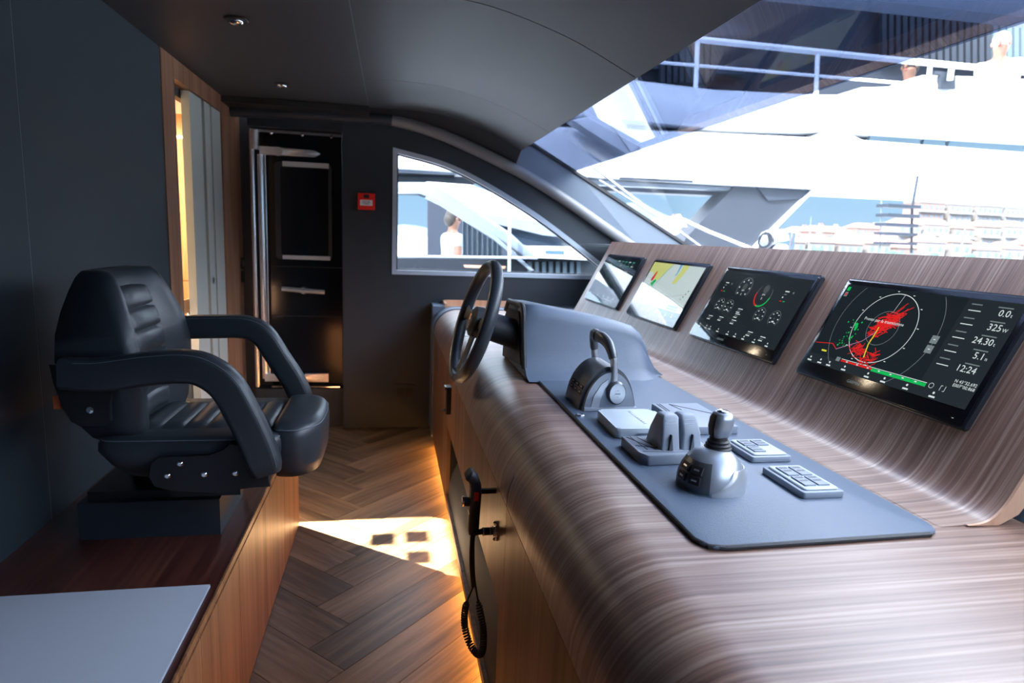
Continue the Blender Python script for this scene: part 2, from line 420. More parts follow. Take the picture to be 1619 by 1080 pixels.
# ceiling: profile in x,z falling towards the windscreen
prof = [(-1.05, 2.20), (-.152, 2.20)]
prof2 = [tuple(p) for p in smoothpath([(-.148, 2.20), (.10, 2.20), (.33, 2.180), (.60, 2.105), (.85, 1.995)], 5)]
def slab(p, y0, y1, th=.02, r=.002):
    q = [(a[0], a[1]) for a in p]
    return MB().prism(q + [(a[0], a[1]+th) for a in reversed(q)], 'y', y0, y1, r, 1)
ce = struct(MB().prism([(-1.2, 2.23), (.2, 2.23), (.62, 2.15), (.86, 2.03), (.80, 2.14), (.3, 2.3), (-1.2, 2.3)], 'y', Y0, 4.75), 'ceiling', M['black_matt'])
YC = 4.40
for p, a, b in ((prof, Y0, 4.35), (prof2, Y0, 2.297), (prof2, 2.303, 3.60), (prof2, 3.603, YC)):
    o = slab(p, a, b).build('ceiling_panel', M['ceil_leather'], ce, sharp=25)
MB().box(-.152, -.148, Y0, 4.35, 2.2005, 2.21).build('seam_strip', M['stitch'], ce)
# header lip where the ceiling meets the windscreen
struct(MB().prism([(.848, 1.996), (.854, 1.994), (.885, 2.07), (.86, 2.12), (.80, 2.14)], 'y', Y0, YC+.2), 'trim_1', M['dark_lacquer'])
# black cove between ceiling and side wall, and the rounded bead that runs down the arch
ARC = smoothpath([(-1.02, 2.150), (-.31, 2.158), (-.003, 2.160), (.34, 2.084), (.787, 1.911), (1.021, 1.802), (1.261, 1.671), (1.459, 1.553), (1.765, 1.371), (2.05, 1.20)], 5)
sec = [(math.cos(a), math.sin(a)) for a in [2*PI*k/14 for k in range(14)]]
struct(MB().tube([(p.x, D-.035, p.y) for p in ARC if p.x > -.02], .040, sec=sec, up=(0, 1, 0)), 'trim_2', M['grey_bead'], sharp=60)
struct(MB().tube([(p.x, D-.035, p.y) for p in ARC if p.x < .02], .040, sec=sec, up=(0, 1, 0)), 'trim_10', M['dark_lacquer'], sharp=60)
struct(MB().box(-1.05, -.15, 4.36, 4.66, 2.165, 2.199, .008, 2), 'trim_9', M['black_matt'])
cov = MB()
cp = [(-1.05, 2.20)] + [tuple(p) for p in prof2]
def arcz(x):
    for p, q in zip(ARC[:-1], ARC[1:]):
        if p.x <= x <= q.x: return p.y+(q.y-p.y)*(x-p.x)/(q.x-p.x)
    return ARC[0].y
cov.loft([[(x, 4.34 if x < -.14 else YC-.02, z+.004) for x, z in cp], [(x, 4.60, max(arcz(x)+.02, z-.09 if x < 0 else 0)) for x, z in cp]], caps=False, closed=False)
struct(cov, 'trim_3', M['black_matt'])

# far (side) wall: glass line of the windscreen z = 2.588-.545x
def gl(x): return 2.588-.545*x
wfar = struct(MB().box(-1.1, 2.3, D+.25, D+.31, 0, 1.1), 'wall_far', M['dark_lacquer'])
MB().box(-.33, -.020, D, D+.2, .012, 2.25, .003, 1).build('wall_panel', M['dark_lacquer'], wfar)
MB().box(-.024, 1.9, D+.004, D+.06, .012, 1.128, .003, 1).build('wall_panel', M['dark_lacquer'], wfar)
WT = smoothpath([(.004, 1.988), (.343, 1.916), (.611, 1.811), (.935, 1.643), (1.176, 1.496), (1.526, 1.256), (1.71, 1.128)], 6)
band = [(-.024, 2.25)] + [(-.024, 1.128), (.004, 1.128)] + [(p.x, p.y) for p in WT] + [(2.2, 1.05), (2.2, 1.37), (1.0, gl(1.0)), (.7, 2.2)]
MB().prism(band, 'y', D+.004, D+.06).build('wall_panel', M['dark_lacquer'], wfar)
# lighter pillar face between bead and glass
pf = [(p.x, p.y+.02) for p in ARC if p.x > .75]
MB().prism(pf + [(2.3, gl(2.3)-.012)] + [(1.3, gl(1.3)-.012), (.80, gl(.80)-.012)], 'y', 4.565, D+.02, .002, 1).build('pillar_panel', M['pillar'], wfar)
# side window: frame lining + pane
w1 = empty('window_1', (.8, D+.03, 1.12), kind='structure')
out = [(p.x, p.y) for p in WT]
poly = [(.004, 1.128)] + out
c = Vector((.55, 1.45))
def inset(P, d):
    R = []; m = len(P)
    for i in range(m):
        a, b, q = Vector(P[i-1]), Vector(P[i]), Vector(P[(i+1) % m])
        n1 = (b-a).normalized(); n2 = (q-b).normalized(); n1 = Vector((n1.y, -n1.x)); n2 = Vector((n2.y, -n2.x))
        h = (n1+n2); h = h/max(h.length_squared/2, .35)
        R.append(tuple(b + h*d))
    return R
poly = [poly[i] for i in range(len(poly)-1)] + [(1.69, 1.129)]
inn = inset(poly, .030)
fr = MB(); n = len(poly)
rg = lambda P, y: [(p[0], y, p[1]) for p in P]
fr.loft([rg(poly, D-.004), rg(inn, D-.002), rg(inn, D+.07), rg(poly, D+.08)], loop=True)
fr.build('window_frame', M['sill'], w1)
gk = MB(); in2 = inset(poly, .038)
gk.loft([rg(inset(poly, .029), D+.045), rg(in2, D+.045), rg(in2, D+.07), rg(inset(poly, .029), D+.07)], loop=True)
gk.build('gasket', M['rubber'], w1)
MB().prism(inset(poly, .028), 'y', D+.055, D+.060).build('glass_pane', M['g_side'], w1)

# windscreen: tinted upper pane, clear lower pane, black frame edges
w2 = empty('window_2', (1.5, 1.8, 1.4), kind='structure')
ny = Vector((.545, 0, 1)).normalized()*.006
def pane(x0, x1, y0, y1, m, dz=0):
    mb = MB(); vs = [(x0, gl(x0)+dz), (x1, gl(x1)+dz)]
    mb.prism([(vs[0][0], vs[0][1]), (vs[1][0], vs[1][1]), (vs[1][0]+ny.x, vs[1][1]+ny.z), (vs[0][0]+ny.x, vs[0][1]+ny.z)], 'y', y0, y1)
    return mb.build('glass_pane', m, w2)
pane(.78, 1.275, Y0, 4.56, M['g_tint']); pane(1.275, 2.62, Y0, 4.56, M['g_clear'])
mb = MB()
for (x0, x1) in ((.78, 2.62),):
    mb.prism([(x0, gl(x0)-.012), (x1, gl(x1)-.012), (x1, gl(x1)+.010), (x0, gl(x0)+.010)], 'y', 4.548, 4.572)
mb.build('gasket', M['rubber'], w2)
# header cavity above the ceiling edge
struct(MB().prism([(.60, 2.30), (.60, 2.16), (.80, 2.14), (.82, 2.16)], 'y', Y0, 4.6), 'trim_4', M['black_matt'])

# near side of the wheelhouse, behind the photographer
wn = struct(MB().box(-1.13, 0, Y0-.06, Y0, 0, 2.26), 'wall_near', M['dark_lacquer'])
MB().box(0, 2.4, Y0-.06, Y0, 0, 1.12).build('wall_panel', M['dark_lacquer'], wn)
MB().prism(band[:1]+band[2:], 'y', Y0-.06, Y0).build('wall_panel', M['dark_lacquer'], wn)
w3 = empty('window_3', (.8, Y0-.03, 1.12), kind='structure')
MB().prism(poly, 'y', Y0-.035, Y0-.03).build('light_stop', M['curtain'], w3)  # unseen sheet added to keep window light off the console front

# ---- watertight side door in its recess
d2 = empty('door_2', (-.63, 4.80, 0), kind='structure')
YD = 4.76
MB().box(-1.028, -.94, 4.83, 4.9, 0, 2.25).build('jamb', M['dark_lacquer'], d2)
MB().box(-.94, -.33, 4.66, 4.9, 2.075, 2.25).build('head_panel', M['dark_lacquer'], d2)
MB().box(-.94, -.33, 4.70, 4.9, 0, .285, .003, 1).build('sill_panel', M['dark_lacquer'], d2)
MB().box(-1.02, -.33, 4.84, 4.9, 0, 2.3).build('backing', M['black_matt'], d2)
leaf = MB().box(-.83, -.345, YD, YD+.05, .30, 2.05, .006, 2)
leaf.build('door_leaf', M['black_gloss'], d2)
MB().box(-.83, -.345, YD-.004, YD, 1.150, 1.156).build('score_line', M['black_matt'], d2)
MB().box(-.83, -.345, YD-.004, YD, .80, .806).build('score_line', M['black_matt'], d2)
wfz = [(-.79, 1.205), (-.415, 1.205), (-.415, 1.865), (-.79, 1.865)]
P1 = roundpoly(wfz, .03); P2 = roundpoly([(-.755, 1.235), (-.435, 1.235), (-.435, 1.835), (-.755, 1.835)], .02)
wf_ = MB(); wf_.loft([rg(P1, YD), rg(P1, YD-.014), rg(P2, YD-.014), rg(P2, YD)], loop=True)
fm = wf_.build('porthole_frame', M['dark_lacquer'], d2)
MB().box(-.735, -.43, YD-.022, YD-.014, 1.835, 1.868, .003).build('drip_rail', M['door_rail'], d2)
MB().box(-.745, -.425, YD-.022, YD-.014, 1.205, 1.232, .003).build('drip_rail', M['door_rail'], d2)
MB().prism(P2, 'y', YD-.008, YD-.005).build('porthole_pane', M['screen_black'], d2)
# chrome tubes
for x, r, z0, z1 in ((-.925, .016, .30, 2.05), (-.872, .021, .36, 1.90), (-.842, .004, .40, 1.9)):
    MB().cyl((x, YD-.045, z0), (x, YD-.045, z1), r, n=16).build('chrome_tube', M['chrome_soft'], d2)
MB().cyl((-.905, YD-.045, 1.93), (-.905, YD-.045, 2.06), .028, n=18).build('tube_socket', M['chrome_soft'], d2)
MB().box(-.94, -.345, YD-.03, YD-.02, 2.050, 2.066).build('track', M['steel'], d2)
for x in (-.80, -.60, -.41):
    MB().ball((x, YD-.035, 2.045), .012, 10, 6).build('track_bolt', M['chrome'], d2)
for z, l in ((1.925, 1), (.37, 0)):
    a = MB().box(-.872, -.76, YD-.075, YD-.028, z-.026, z+.028, .006).build('hinge_block', M['chrome_soft'], d2)
    b = MB().prism(roundpoly([(-.75, z-.024), (-.52, z-.024), (-.475, z), (-.52, z+.02), (-.75, z+.026)], .01), 'y', YD-.07, YD-.03, .005).build('hinge_arm', M['chrome_soft'], d2)
    MB().cyl((-.755, YD-.08, z), (-.755, YD-.02, z), .03, n=16).build('hinge_pin', M['chrome_soft'], d2)
if 1:
    MB().box(-.60, -.44, YD-.06, YD-.02, .335, .395, .012).build('latch_block', M['chrome_soft'], d2)
    MB().cyl((-.83, YD-.05, .30), (-.36, YD-.05, .295), .008, n=10).build('lower_rail', M['chrome'], d2)
h = MB().cyl((-.75, YD-.05, 1.000), (-.46, YD-.05, .982), .018, n=14).build('door_handle', M['chrome_soft'], d2)
MB().lathe([(.001, 0), (.03, 0), (.03, .03), (.022, .055), (.001, .06)], (-.605, YD, .99), (0, -1, 0), 20).build('handle_boss', M['chrome_soft'], d2)

# small fittings
for i, (x, y, lab) in enumerate(((-.59, 2.78, 'round chrome-rimmed ceiling spotlight nearest the camera, above the chair'), (-.60, 3.90, 'smaller round ceiling spotlight farther back, near the side door'))):
    t = empty('ceiling_spotlight', (x, y, 2.2), lab, 'spotlight', 'ceiling spotlights')
    MB().lathe([(.030, .0), (.046, .0), (.046, -.004), (.040, -.008), (.030, -.006)], (x, y, 2.2), (0, 0, 1), 28).build('trim_ring', M['rubber'], t)
    MB().ball((x, y, 2.192), (.028, .028, .016)).build('lamp_ball', M['chrome'], t)
t = empty('fire_call_point', (-.17, D, 1.565), 'red square fire call point with white plate on the dark wall', 'alarm')
MB().box(-.227, -.113, D-.035, D, 1.563, 1.672, .006).build('case', M['red'], t)
MB().box(-.212, -.130, D-.039, D-.034, 1.590, 1.628, .002).build('plate', M['white_pl'], t)
MB().box(-.188, -.152, D-.038, D-.034, 1.640, 1.663, .002).build('sounder', M['black_matt'], t)
mb = MB()
for k, wv in enumerate((.05, .056, .04)): mb.box(-.171-wv/2, -.171+wv/2, D-.0395, D-.039, 1.618-k*.009, 1.621-k*.009)
mb.build('print_lines', M['bezel'], t)
t = empty('wall_outlet', (.10, D, .22), 'dark double socket plate low on the wall beside the console', 'outlet')
MB().box(.025, .175, D-.008, D+.004, .225, .335, .004).build('plate', M['dark_lacquer'], t)
for x in (.045, .105): MB().box(x, x+.05, D-.012, D-.006, .25, .31, .003).build('socket', M['black_matt'], t)
for z, lab in ((1.165, 'upper square dark switch plate on the walnut jamb'), (1.075, 'lower square dark switch plate on the walnut jamb')):
    t = empty('light_switch', (XW, 4.79, z), lab, 'switch', 'switch plates on the jamb')
    MB().box(XW, XW+.012, 4.75, 4.835, z-.04, z+.04, .003).build('plate', M['black_matt'], t)
    MB().box(XW+.012, XW+.017, 4.772, 4.812, z-.02, z+.02, .002).build('rocker', M['silver_d'] if z > 1.1 else M['dark_lacquer'], t)

# ================================================================== LEFT CABINET AND ITS TOP
XC = -.43
cab = empty('storage_cabinet', (-.73, 1.0, 0), 'long low walnut cabinet along the wall under the helm chair', 'cabinet')
MB().box(XW+.002, XC-.02, Y0, 3.06, 0.0, .470).build('body', M['black_matt'], cab)
MB().box(XW+.002, XC-.004, Y0, 3.07, .478, .500, .001, 1).build('top', M['mahogany'], cab)
MB().box(XC-.006, XC+.001, Y0, 3.07, .481, .500, .0015, 1).build('edge_band', M['walnut_front'], cab)
ys = [Y0, -.30, .10, .68, 1.08, 1.475, 1.86, 2.26, 2.66, 3.07]
for a, b in zip(ys[:-1], ys[1:]):
    MB().box(XC-.02, XC, a+.0012, b-.0012, .006, .470, .0012, 1).build('door', M['cab_front'], cab)
MB().box(XW+.002, XC, 3.068, 3.072, .006, .470).build('end_panel', M['cab_front'], cab)
wt = MB().box(XW+.004, -.452, .2, 1.645, .500, .508, .003, 2).build('leather_desk_inlay', M['white_top'])
tag(wt, 'pale grey flat leather panel lying on the cabinet top in front', 'panel')

# ================================================================== HELM CONSOLE
XF = .28; YE = 3.86; YN = .936
con = empty('helm_console', (.7, 2.0, 0), 'big walnut helm console with rounded front edge and sloping screen panel', 'console')
zt = .93
bul = [(XF, .772)] + [(XF+.15-.15*math.cos(math.radians(a)), .78+.15*math.sin(math.radians(a))) for a in range(0, 91, 9)]
# worktop with its rolled front edge: a shell 20 mm thick
shell = bul + [(1.62, zt), (1.62, zt-.02)] + [(XF+.15-.13*math.cos(math.radians(a)), .78+.13*math.sin(math.radians(a))) for a in range(90, -1, -9)] + [(XF+.02, .772)]
MB().prism(shell, 'y', Y0+.01, 4.22).build('worktop', M['walnut'], con, sharp=40)
# front panels round the knee opening
fp = lambda y0, y1, z0, z1: MB().box(XF, XF+.02, y0+.0012, y1-.0012, z0, z1, .0015, 1)
for a, b, z0, z1 in ((Y0+.01, -.25, .078, .770), (-.25, .60, .078, .770), (.60, 1.455, .078, .770), (1.455, 3.115, .475, .770), (1.455, 3.115, .078, .110), (3.115, 4.22, .078, .770)):
    fp(a, b, z0, z1).build('front_panel', M['walnut_front'], con)
mb = MB(); mb.box(XF+.001, XF+.02, 1.457, 1.52, .105, .475); mb.build('knee_edge', M['walnut_front'], con)
MB().box(XF+.02, .95, Y0+.01, 1.45, .072, .76).build('carcass', M['black_matt'], con)
MB().box(XF+.02, .95, 3.12, 4.20, .072, .76).build('carcass', M['black_matt'], con)
MB().box(.72, .95, 1.45, 3.12, .04, .76).build('carcass', M['black_matt'], con)
MB().box(XF+.02, .72, 1.45, 3.12, .70, .74).build('carcass', M['black_matt'], con)
MB().box(XF+.06, .95, Y0+.01, 4.2, 0, .072).build('plinth', M['black_matt'], con)
MB().box(XF+.050, XF+.06, Y0+.01, 4.2, .040, .062).build('light_strip', M['led'], con)
cr_ = [(XF+.012, .105)] + [(.56-.265*math.cos(math.radians(a)), .12+.30*math.sin(math.radians(a))) for a in range(0, 91, 10)] + [(.72, .42), (.72, .105)]
MB().prism(cr_, 'y', 1.46, 3.11, 0).build('padded_footrest', mat('footrest_leather', (.05, .055, .062), .6, bump=.3, bscale=400), con, sharp=40)
# leather-wrapped far end and the tray beyond
ends = bul + [(.375, zt), (.375, .06), (XF, .06)]
MB().prism([(p[0]-.006, p[1]+(.006 if p[1] > .8 else 0)) for p in bul] + [(1.6, zt+.004), (1.6, .06), (XF-.006, .06)], 'y', 4.225, 4.36, .004).build('end_wrap', M['pad'], con, sharp=40)
# sloping screen panel with cove
SX, SZ = .14, .273
sl_ = math.hypot(SX, SZ); ux, uz = SX/sl_, SZ/sl_
face = [(.98, zt+.0006), (1.035, zt+.003), (1.078, .940), (1.108, .966), (1.135, 1.012), (1.16, 1.06), (1.30, 1.333), (1.342, 1.413)]
fpth = [(p.x, p.y) for p in smoothpath(face[:6], 4)] + [face[6], face[7]]
back = [(1.375, 1.400), (1.195, 1.045), (1.17, .99), (1.14, .95), (1.10, zt+.0004)]
MB().prism(fpth + back, 'y', YN, YE).build('screen_panel', M['walnut'], con, sharp=40)
ed = MB()
fe = [(p[0]+.0, p[1]) for p in fpth if p[0] >= 1.03]
ed.prism(fe + back, 'y', YN-.006, YN-.0003); ed.build('panel_edge', M['edge_wood'], con, sharp=40)
MB().prism([(1.12, zt), (1.20, 1.04), (1.378, 1.398), (1.55, 1.398), (1.55, zt)], 'y', YN+.04, YE-.01).build('rear_block', M['dark_lacquer'], con)
MB().prism([(1.34, 1.392), (2.40, 1.392), (2.40, 1.378), (1.34, 1.378)], 'y', YN+.04, 4.55).build('rear_shelf', M['dark_lacquer'], con)
MB().prism([(1.16, zt), (1.22, 1.05), (1.39, 1.39), (2.3, 1.39), (2.3, 1.36), (1.6, zt)], 'y', Y0+.01, YN+.035).build('side_fascia', M['pad'], con)
# grey-blue leather control mat, slightly raised, rounded corners
pad_o = roundpoly([(.500, .895), (.958, .905), (.958, 2.62), (.500, 2.62)], [.035, .035, .01, .01], 5)
MB().prism(pad_o, 'z', zt, zt+.008, .005, 3).build('control_mat', M['pad'], con, sharp=50)
# side drop of the mat on the aisle side (dark piped edge)
MB().tube([(.500, 2.60, zt+.004), (.499, 1.5, zt+.004), (.500, .93, zt+.004), (.512, .905, zt+.004), (.54, .897, zt+.004), (.93, .905, zt+.004)], .0048, n=8).build('mat_piping', M['leather2'], con)
# hood that carries the wheel
def hood():
    xs = [.462, .475, .52, .60, .70, .78, .840, .880, .910, .930, .945, .965, .985]
    hs = [.232, .247, .245, .230, .213, .198, .186, .174, .150, .110, .065, .025, .006]
    rings = []
    for x, h in zip(xs, hs):
        h = max(h, .004); yn = 2.185; fl = min(.10, h*.6)
        pts = [(yn-fl*1.0, .0), (yn-fl*.55, .10*fl), (yn-fl*.22, .35*fl), (yn-fl*.02, .9*fl)]
        r = min(.05, h*.35); top = h
        for k in range(7):
            a = math.radians(180-90*k/6); pts.append((yn+.028+r+r*math.cos(a)-.0, top-r+r*math.sin(a)))
        pts += [(2.52, top-.01), (2.58, top-.05), (2.60, 0)]
        rings.append([(x, p[0], zt+.006+p[1]) for p in pts])
    return rings
hr = hood()
MB().loft(hr, caps=True).build('wheel_hood', M['pad'], con, sharp=50)
# dark arch lip on the wheel side
lip = [(p[0]-.004, p[1], p[2]) for p in hr[0][3:-1]]
lipo = [(.466, p[1], p[2]) for p in hr[0][3:-1]]
MB().tube([(.462, p[1]+(.006 if p[1] < 2.3 else -.006), p[2]-.006) for p in hr[1][2:-1]], .011, n=10).build('hood_piping', M['leather2'], con)
cpt = [(p[1]+(.03 if p[1] < 2.4 else -.03), p[2]-.03 if p[2] > zt+.06 else p[2]) for p in hr[1][2:]]
MB().prism(cpt, 'x', .452, .4625).build('hood_shade_sheet', M['black_matt'], con)  # black sheet stands for the shaded hollow of the open hood
for y in (1.455, 3.115): MB().tube([(p[0]-.0002, y, p[1]) for p in bul[:5]], .0008, n=6).build('seam_line', M['black_matt'], con)
# thin black joints scored into the far worktop beside the wheel
MB().box(XF+.05, .498, 3.112, 3.116, zt-.002, zt+.0006).build('seam_line', M['black_matt'], con)

tr = empty('wood_tray', (.6, 4.47, .93), 'open reddish wooden tray set into the far end of the console', 'tray')
mb = MB(); ry0, ry1 = 4.365, 4.60
for a in ((.36, .375, ry0, ry1), (.86, .875, ry0, ry1)): MB().box(a[0], a[1], a[2], a[3], .85, .955, .002, 1).build('end_board', M['edge_wood'], tr)
MB().box(.375, .86, ry1-.015, ry1, .85, .958, .002, 1).build('long_board', M['edge_wood'], tr)
MB().box(.375, .86, ry0, ry0+.012, .85, .940, .002, 1).build('long_board', M['edge_wood'], tr)
MB().box(.36, .875, ry0, ry1, .84, .85).build('tray_floor', M['edge_wood'], tr)
ob = struct(MB().box(XF, .36, 4.365, 4.605, .05, .935, .01), 'trim_5', M['pad'])
struct(MB().box(.36, 1.6, 4.365, 4.605, .05, .838), 'trim_6', M['dark_lacquer'])
struct(MB().box(.878, 1.9, 3.88, 4.605, .84, .928), 'trim_7', M['dark_lacquer'])

# ================================================================== MONITORS
def frame(y_left, z_bot=1.060, lift=.001):
    x = 1.16; ex = Vector((0, -1, 0)); ey = Vector((ux, 0, uz)); ez = ex.cross(ey)
    T = Matrix.Identity(4)
    for i in range(3): T[i][0] = ex[i]; T[i][1] = ey[i]; T[i][2] = ez[i]
    o = Vector((x, y_left, z_bot)) + ez*lift
    for i in range(3): T[i][3] = o[i]
    return T
MW, MH = .565, .307
SX0, SY0, SX1, SY1 = .017, .040, MW-.017, MH-.020      # lit area
class Draw:
    def __init__(s, root, z=.0172): s.r = root; s.z = z; s.mb = {}
    def m(s, k): return s.mb.setdefault(k, MB())
    def poly(s, k, P, dz=0):
        s.m(k).raw([(p[0], p[1], s.z+dz) for p in P], [tuple(range(len(P)))])
    def rect(s, k, x0, y0, x1, y1, dz=0): s.poly(k, [(x0, y0), (x1, y0), (x1, y1), (x0, y1)], dz)
    def line(s, k, P, w=.0012, dz=.0002):
        for a, b in zip(P[:-1], P[1:]):
            a, b = Vector(a), Vector(b); d = b-a
            if d.length < 1e-6: continue
            d.normalize(); n = Vector((-d.y, d.x))*w/2; d = d*w*.3
            s.poly(k, [a-n-d, b-n+d, b+n+d, a+n-d], dz)
    def ring(s, k, cx, cy, r, w=.0012, a0=0, a1=360, n=48, dz=.0002):
        P = [(cx+r*math.cos(math.radians(a0+(a1-a0)*i/n)), cy+r*math.sin(math.radians(a0+(a1-a0)*i/n))) for i in range(n+1)]
        keep = [p for p in P]
        for a, b in zip(keep[:-1], keep[1:]):
            if SX0 <= a[0] <= SX1 and SY0 <= a[1] <= SY1 and SX0 <= b[0] <= SX1 and SY0 <= b[1] <= SY1: s.line(k, [a, b], w, dz)
    def disc(s, k, cx, cy, r, n=10, dz=.0003): s.poly(k, [(cx+r*math.cos(2*PI*i/n), cy+r*math.sin(2*PI*i/n)) for i in range(n)], dz)
    def text(s, k, st, x, y, size, dz=.0004, align='LEFT', name='lettering', lit=True):
        s.flushed = False
        txt(st, size, E[k] if lit else SURF[k], s.r, Matrix.Translation((x, y, s.z+dz)), align, name)
    def done(s, names):
        for k, mb in s.mb.items():
            o = mb.build(names.get(k, 'screen_mark'), E[k], s.r, local=True)
            if o.name.split('.')[0] not in ('lit_screen', 'data_panel', 'menu_bar'): o['kind'] = 'stuff'
def txt(st, size, m, parent, T, align='LEFT', name='lettering', world=False):
    cu = bpy.data.curves.new('t', 'FONT'); cu.body = st; cu.size = size; cu.align_x = align; cu.resolution_u = 2
    ob = bpy.data.objects.new('t', cu); COL.objects.link(ob)
    bpy.context.view_layer.update()
    me = bpy.data.meshes.new_from_object(ob.evaluated_get(bpy.context.evaluated_depsgraph_get()))
    bpy.data.objects.remove(ob); me.materials.clear(); me.materials.append(m)
    o = bpy.data.objects.new(name, me); COL.objects.link(o); o.parent = parent
    if world: T = WM[parent.name].inverted() @ T
    o.matrix_local = T; me.name = name
    return o
def monitor(yl, label):
    T = frame(yl); t = empty('monitor', label=label, cat='monitor', group='flush screens in the console panel', mat=T)
    MB().prism(roundpoly([(0, 0), (MW, 0), (MW, MH), (0, MH)], .006), 'z', -.0005, .012, .003).build('bezel', M['bezel'], t, local=True)
    MB().prism(roundpoly([(.005, .005), (MW-.005, .005), (MW-.005, MH-.008), (.005, MH-.008)], .005), 'z', .012, .0165, .001).build('front_glass', M['screen_black'], t, local=True)
    MB().prism(roundpoly([(.005, .005), (MW-.005, .005), (MW-.005, MH-.008), (.005, MH-.008)], .005), 'z', .0190, .0195).build('cover_glass', M['g_screen'], t, local=True)
    return t
def iconrow(d, xs):
    for i, x in enumerate(xs):
        d.disc('white', x, SY0+.0155, .0030, 8); d.rect('white', x-.008, SY0+.004, x+.008, SY0+.008, .0003)
YL = (3.74, 3.03, 2.325, 1.642)
# 4: radar
t = monitor(YL[3], 'nearest large screen showing a red radar sweep inside white rings')
d = Draw(t); d.rect('dark', SX0, SY0, SX1, SY1)
d.rect('panel', .412, SY0, SX1, SY1, .0001); d.rect('panel', SX0, SY0, .412, SY0+.028, .0001)
cx, cy = .222, .178
d.ring('white', cx, cy, .098, .0018, n=90); d.ring('grey', cx, cy, .048, .0012); d.ring('grey', cx, cy, .165, .0012, n=120)
d.line('white', [(cx+.004, cy+.045), (cx+.012, cy+.098)], .001)
for k in range(12):
    a = math.radians(30*k+8); d.rect('white', cx+.105*math.cos(a)-.003, cy+.105*math.sin(a)-.001, cx+.105*math.cos(a)+.003, cy+.105*math.sin(a)+.001, .0003)
rn = random.Random(3)
for k in range(120):
    q = rn.random(); px_, py_ = cx+.028-.045*q+rn.gauss(0, .011), cy+.042-.052*q+rn.gauss(0, .010)
    a = rn.gauss(.35, .5); l = rn.uniform(.006, .022); d.line('red', [(px_-l*math.cos(a), py_-l*math.sin(a)), (px_+l*math.cos(a), py_+l*math.sin(a))], .0020, .0003)
for k in range(80):
    q = rn.random(); px_, py_ = cx-.055+.085*q+rn.gauss(0, .010), cy-.082+.012*math.sin(q*7)+rn.gauss(0, .008)
    a = rn.gauss(.1, .7); l = rn.uniform(.004, .015); d.line('red', [(px_-l*math.cos(a), py_-l*math.sin(a)), (px_+l*math.cos(a), py_+l*math.sin(a))], .0018, .0003)
d.line('yellow', [(cx-.012, cy-.02), (cx-.014, cy-.05), (cx-.005, cy-.085)], .0035, .0005); d.line('yellow', [(cx-.012, cy+.0), (cx-.012, cy-.02)], .003, .0005)
for k in range(28):
    px_, py_ = cx-.125+rn.uniform(0, .05), cy-.075+rn.uniform(0, .085)
    if px_ > SX0+.004: d.disc('green', px_, py_, rn.uniform(.0012, .003), 7)
for k in range(7): d.disc('green', cx-.088+rn.gauss(0, .003), cy-.008+rn.gauss(0, .008), .004, 7)
d.line('red', [(SX0+.004, cy-.078), (cx-.135, cy-.070), (cx-.112, cy-.083)], .002); d.line('pink', [(cx-.112, cy-.083), (cx-.04, cy-.045), (cx-.012, cy-.012)], .0018, .0004)
d.rect('green', SX0+.006, SY1-.020, SX0+.018, SY1-.008, .0002); d.rect('grey', SX0+.006, SY1-.038, SX0+.018, SY1-.024, .0002); d.disc('red', SX0+.012, SY1-.031, .004)
d.rect('red', .150, SY0+.026, .262, SY0+.031, .0003); d.rect('green', .262, SY0+.023, .430, SY0+.031, .0003); d.line('white', [(.150, SY0+.033), (.430, SY0+.033)], .0015)
for k in range(7): d.rect('white', .17+k*.038, SY0+.027, .176+k*.038, SY0+.030, .0005)
d.rect('grey', .130, SY0+.024, .145, SY0+.036, .0003); d.rect('grey', .376, .165, .396, .185, .0003); d.rect('grey', .376, .140, .396, .160, .0003)
d.rect('white', .383, .174, .389, .176, .0005); d.rect('white', .383, .149, .389, .151, .0005)
d.ring('white', .444, SY0+.030, .006, .001, n=16); d.line('white', [(.468, SY0+.024), (.468, SY0+.036), (.472, SY0+.036)], .001); d.line('white', [(.480, SY0+.036), (.480, SY0+.024), (.476, SY0+.024)], .001)
d.rect('yellow', .060, SY0+.040, .080, SY0+.045, .0003)
iconrow(d, [.035, .078, .115, .175, .26, .315, .385, .46])
for k, (v, u_) in enumerate((('0.0', 't'), ('325', 'W'), ('24.30', 't'), ('5.1', 'n'), ('12:24', ''))):
    yy = SY1-.034-k*.034
    d.text('white', v, .525, yy, .022, align='RIGHT', name='readout')
    if u_: d.text('white', u_, .527, yy, .012, name='readout')
    d.rect('grey', .490, yy+.019, .525, yy+.0215, .0003); d.rect('grey', .425, yy+.019, .452, yy+.0215, .0003); d.rect('white', .425, yy+.004, .456, yy+.006, .0003)
d.text('white', 'N 43°32.692', .545, SY0+.051, .0105, align='RIGHT', name='readout'); d.text('white', 'E007°00.868', .545, SY0+.041, .0105, align='RIGHT', name='readout')
d.text('white', 'Pronto per la trasmissione', cx-.075, cy+.014, .0125, dz=.0008, name='message')
d.text('grey', 'GARMIN', MW/2-.075, .018, .012, name='maker_lettering'); d.ring('white', MW-.04, .045-.022, .004, .001)
d.mb['white'] = d.m('white'); SYb = 0
d.line('white', [(MW-.034, .016), (MW-.030, .016)], .001)
d.done(dict(dark='lit_screen', panel='data_panel', red='radar_echo', green='green_echo', white='white_marks', grey='grey_marks', yellow='yellow_mark', pink='course_line'))
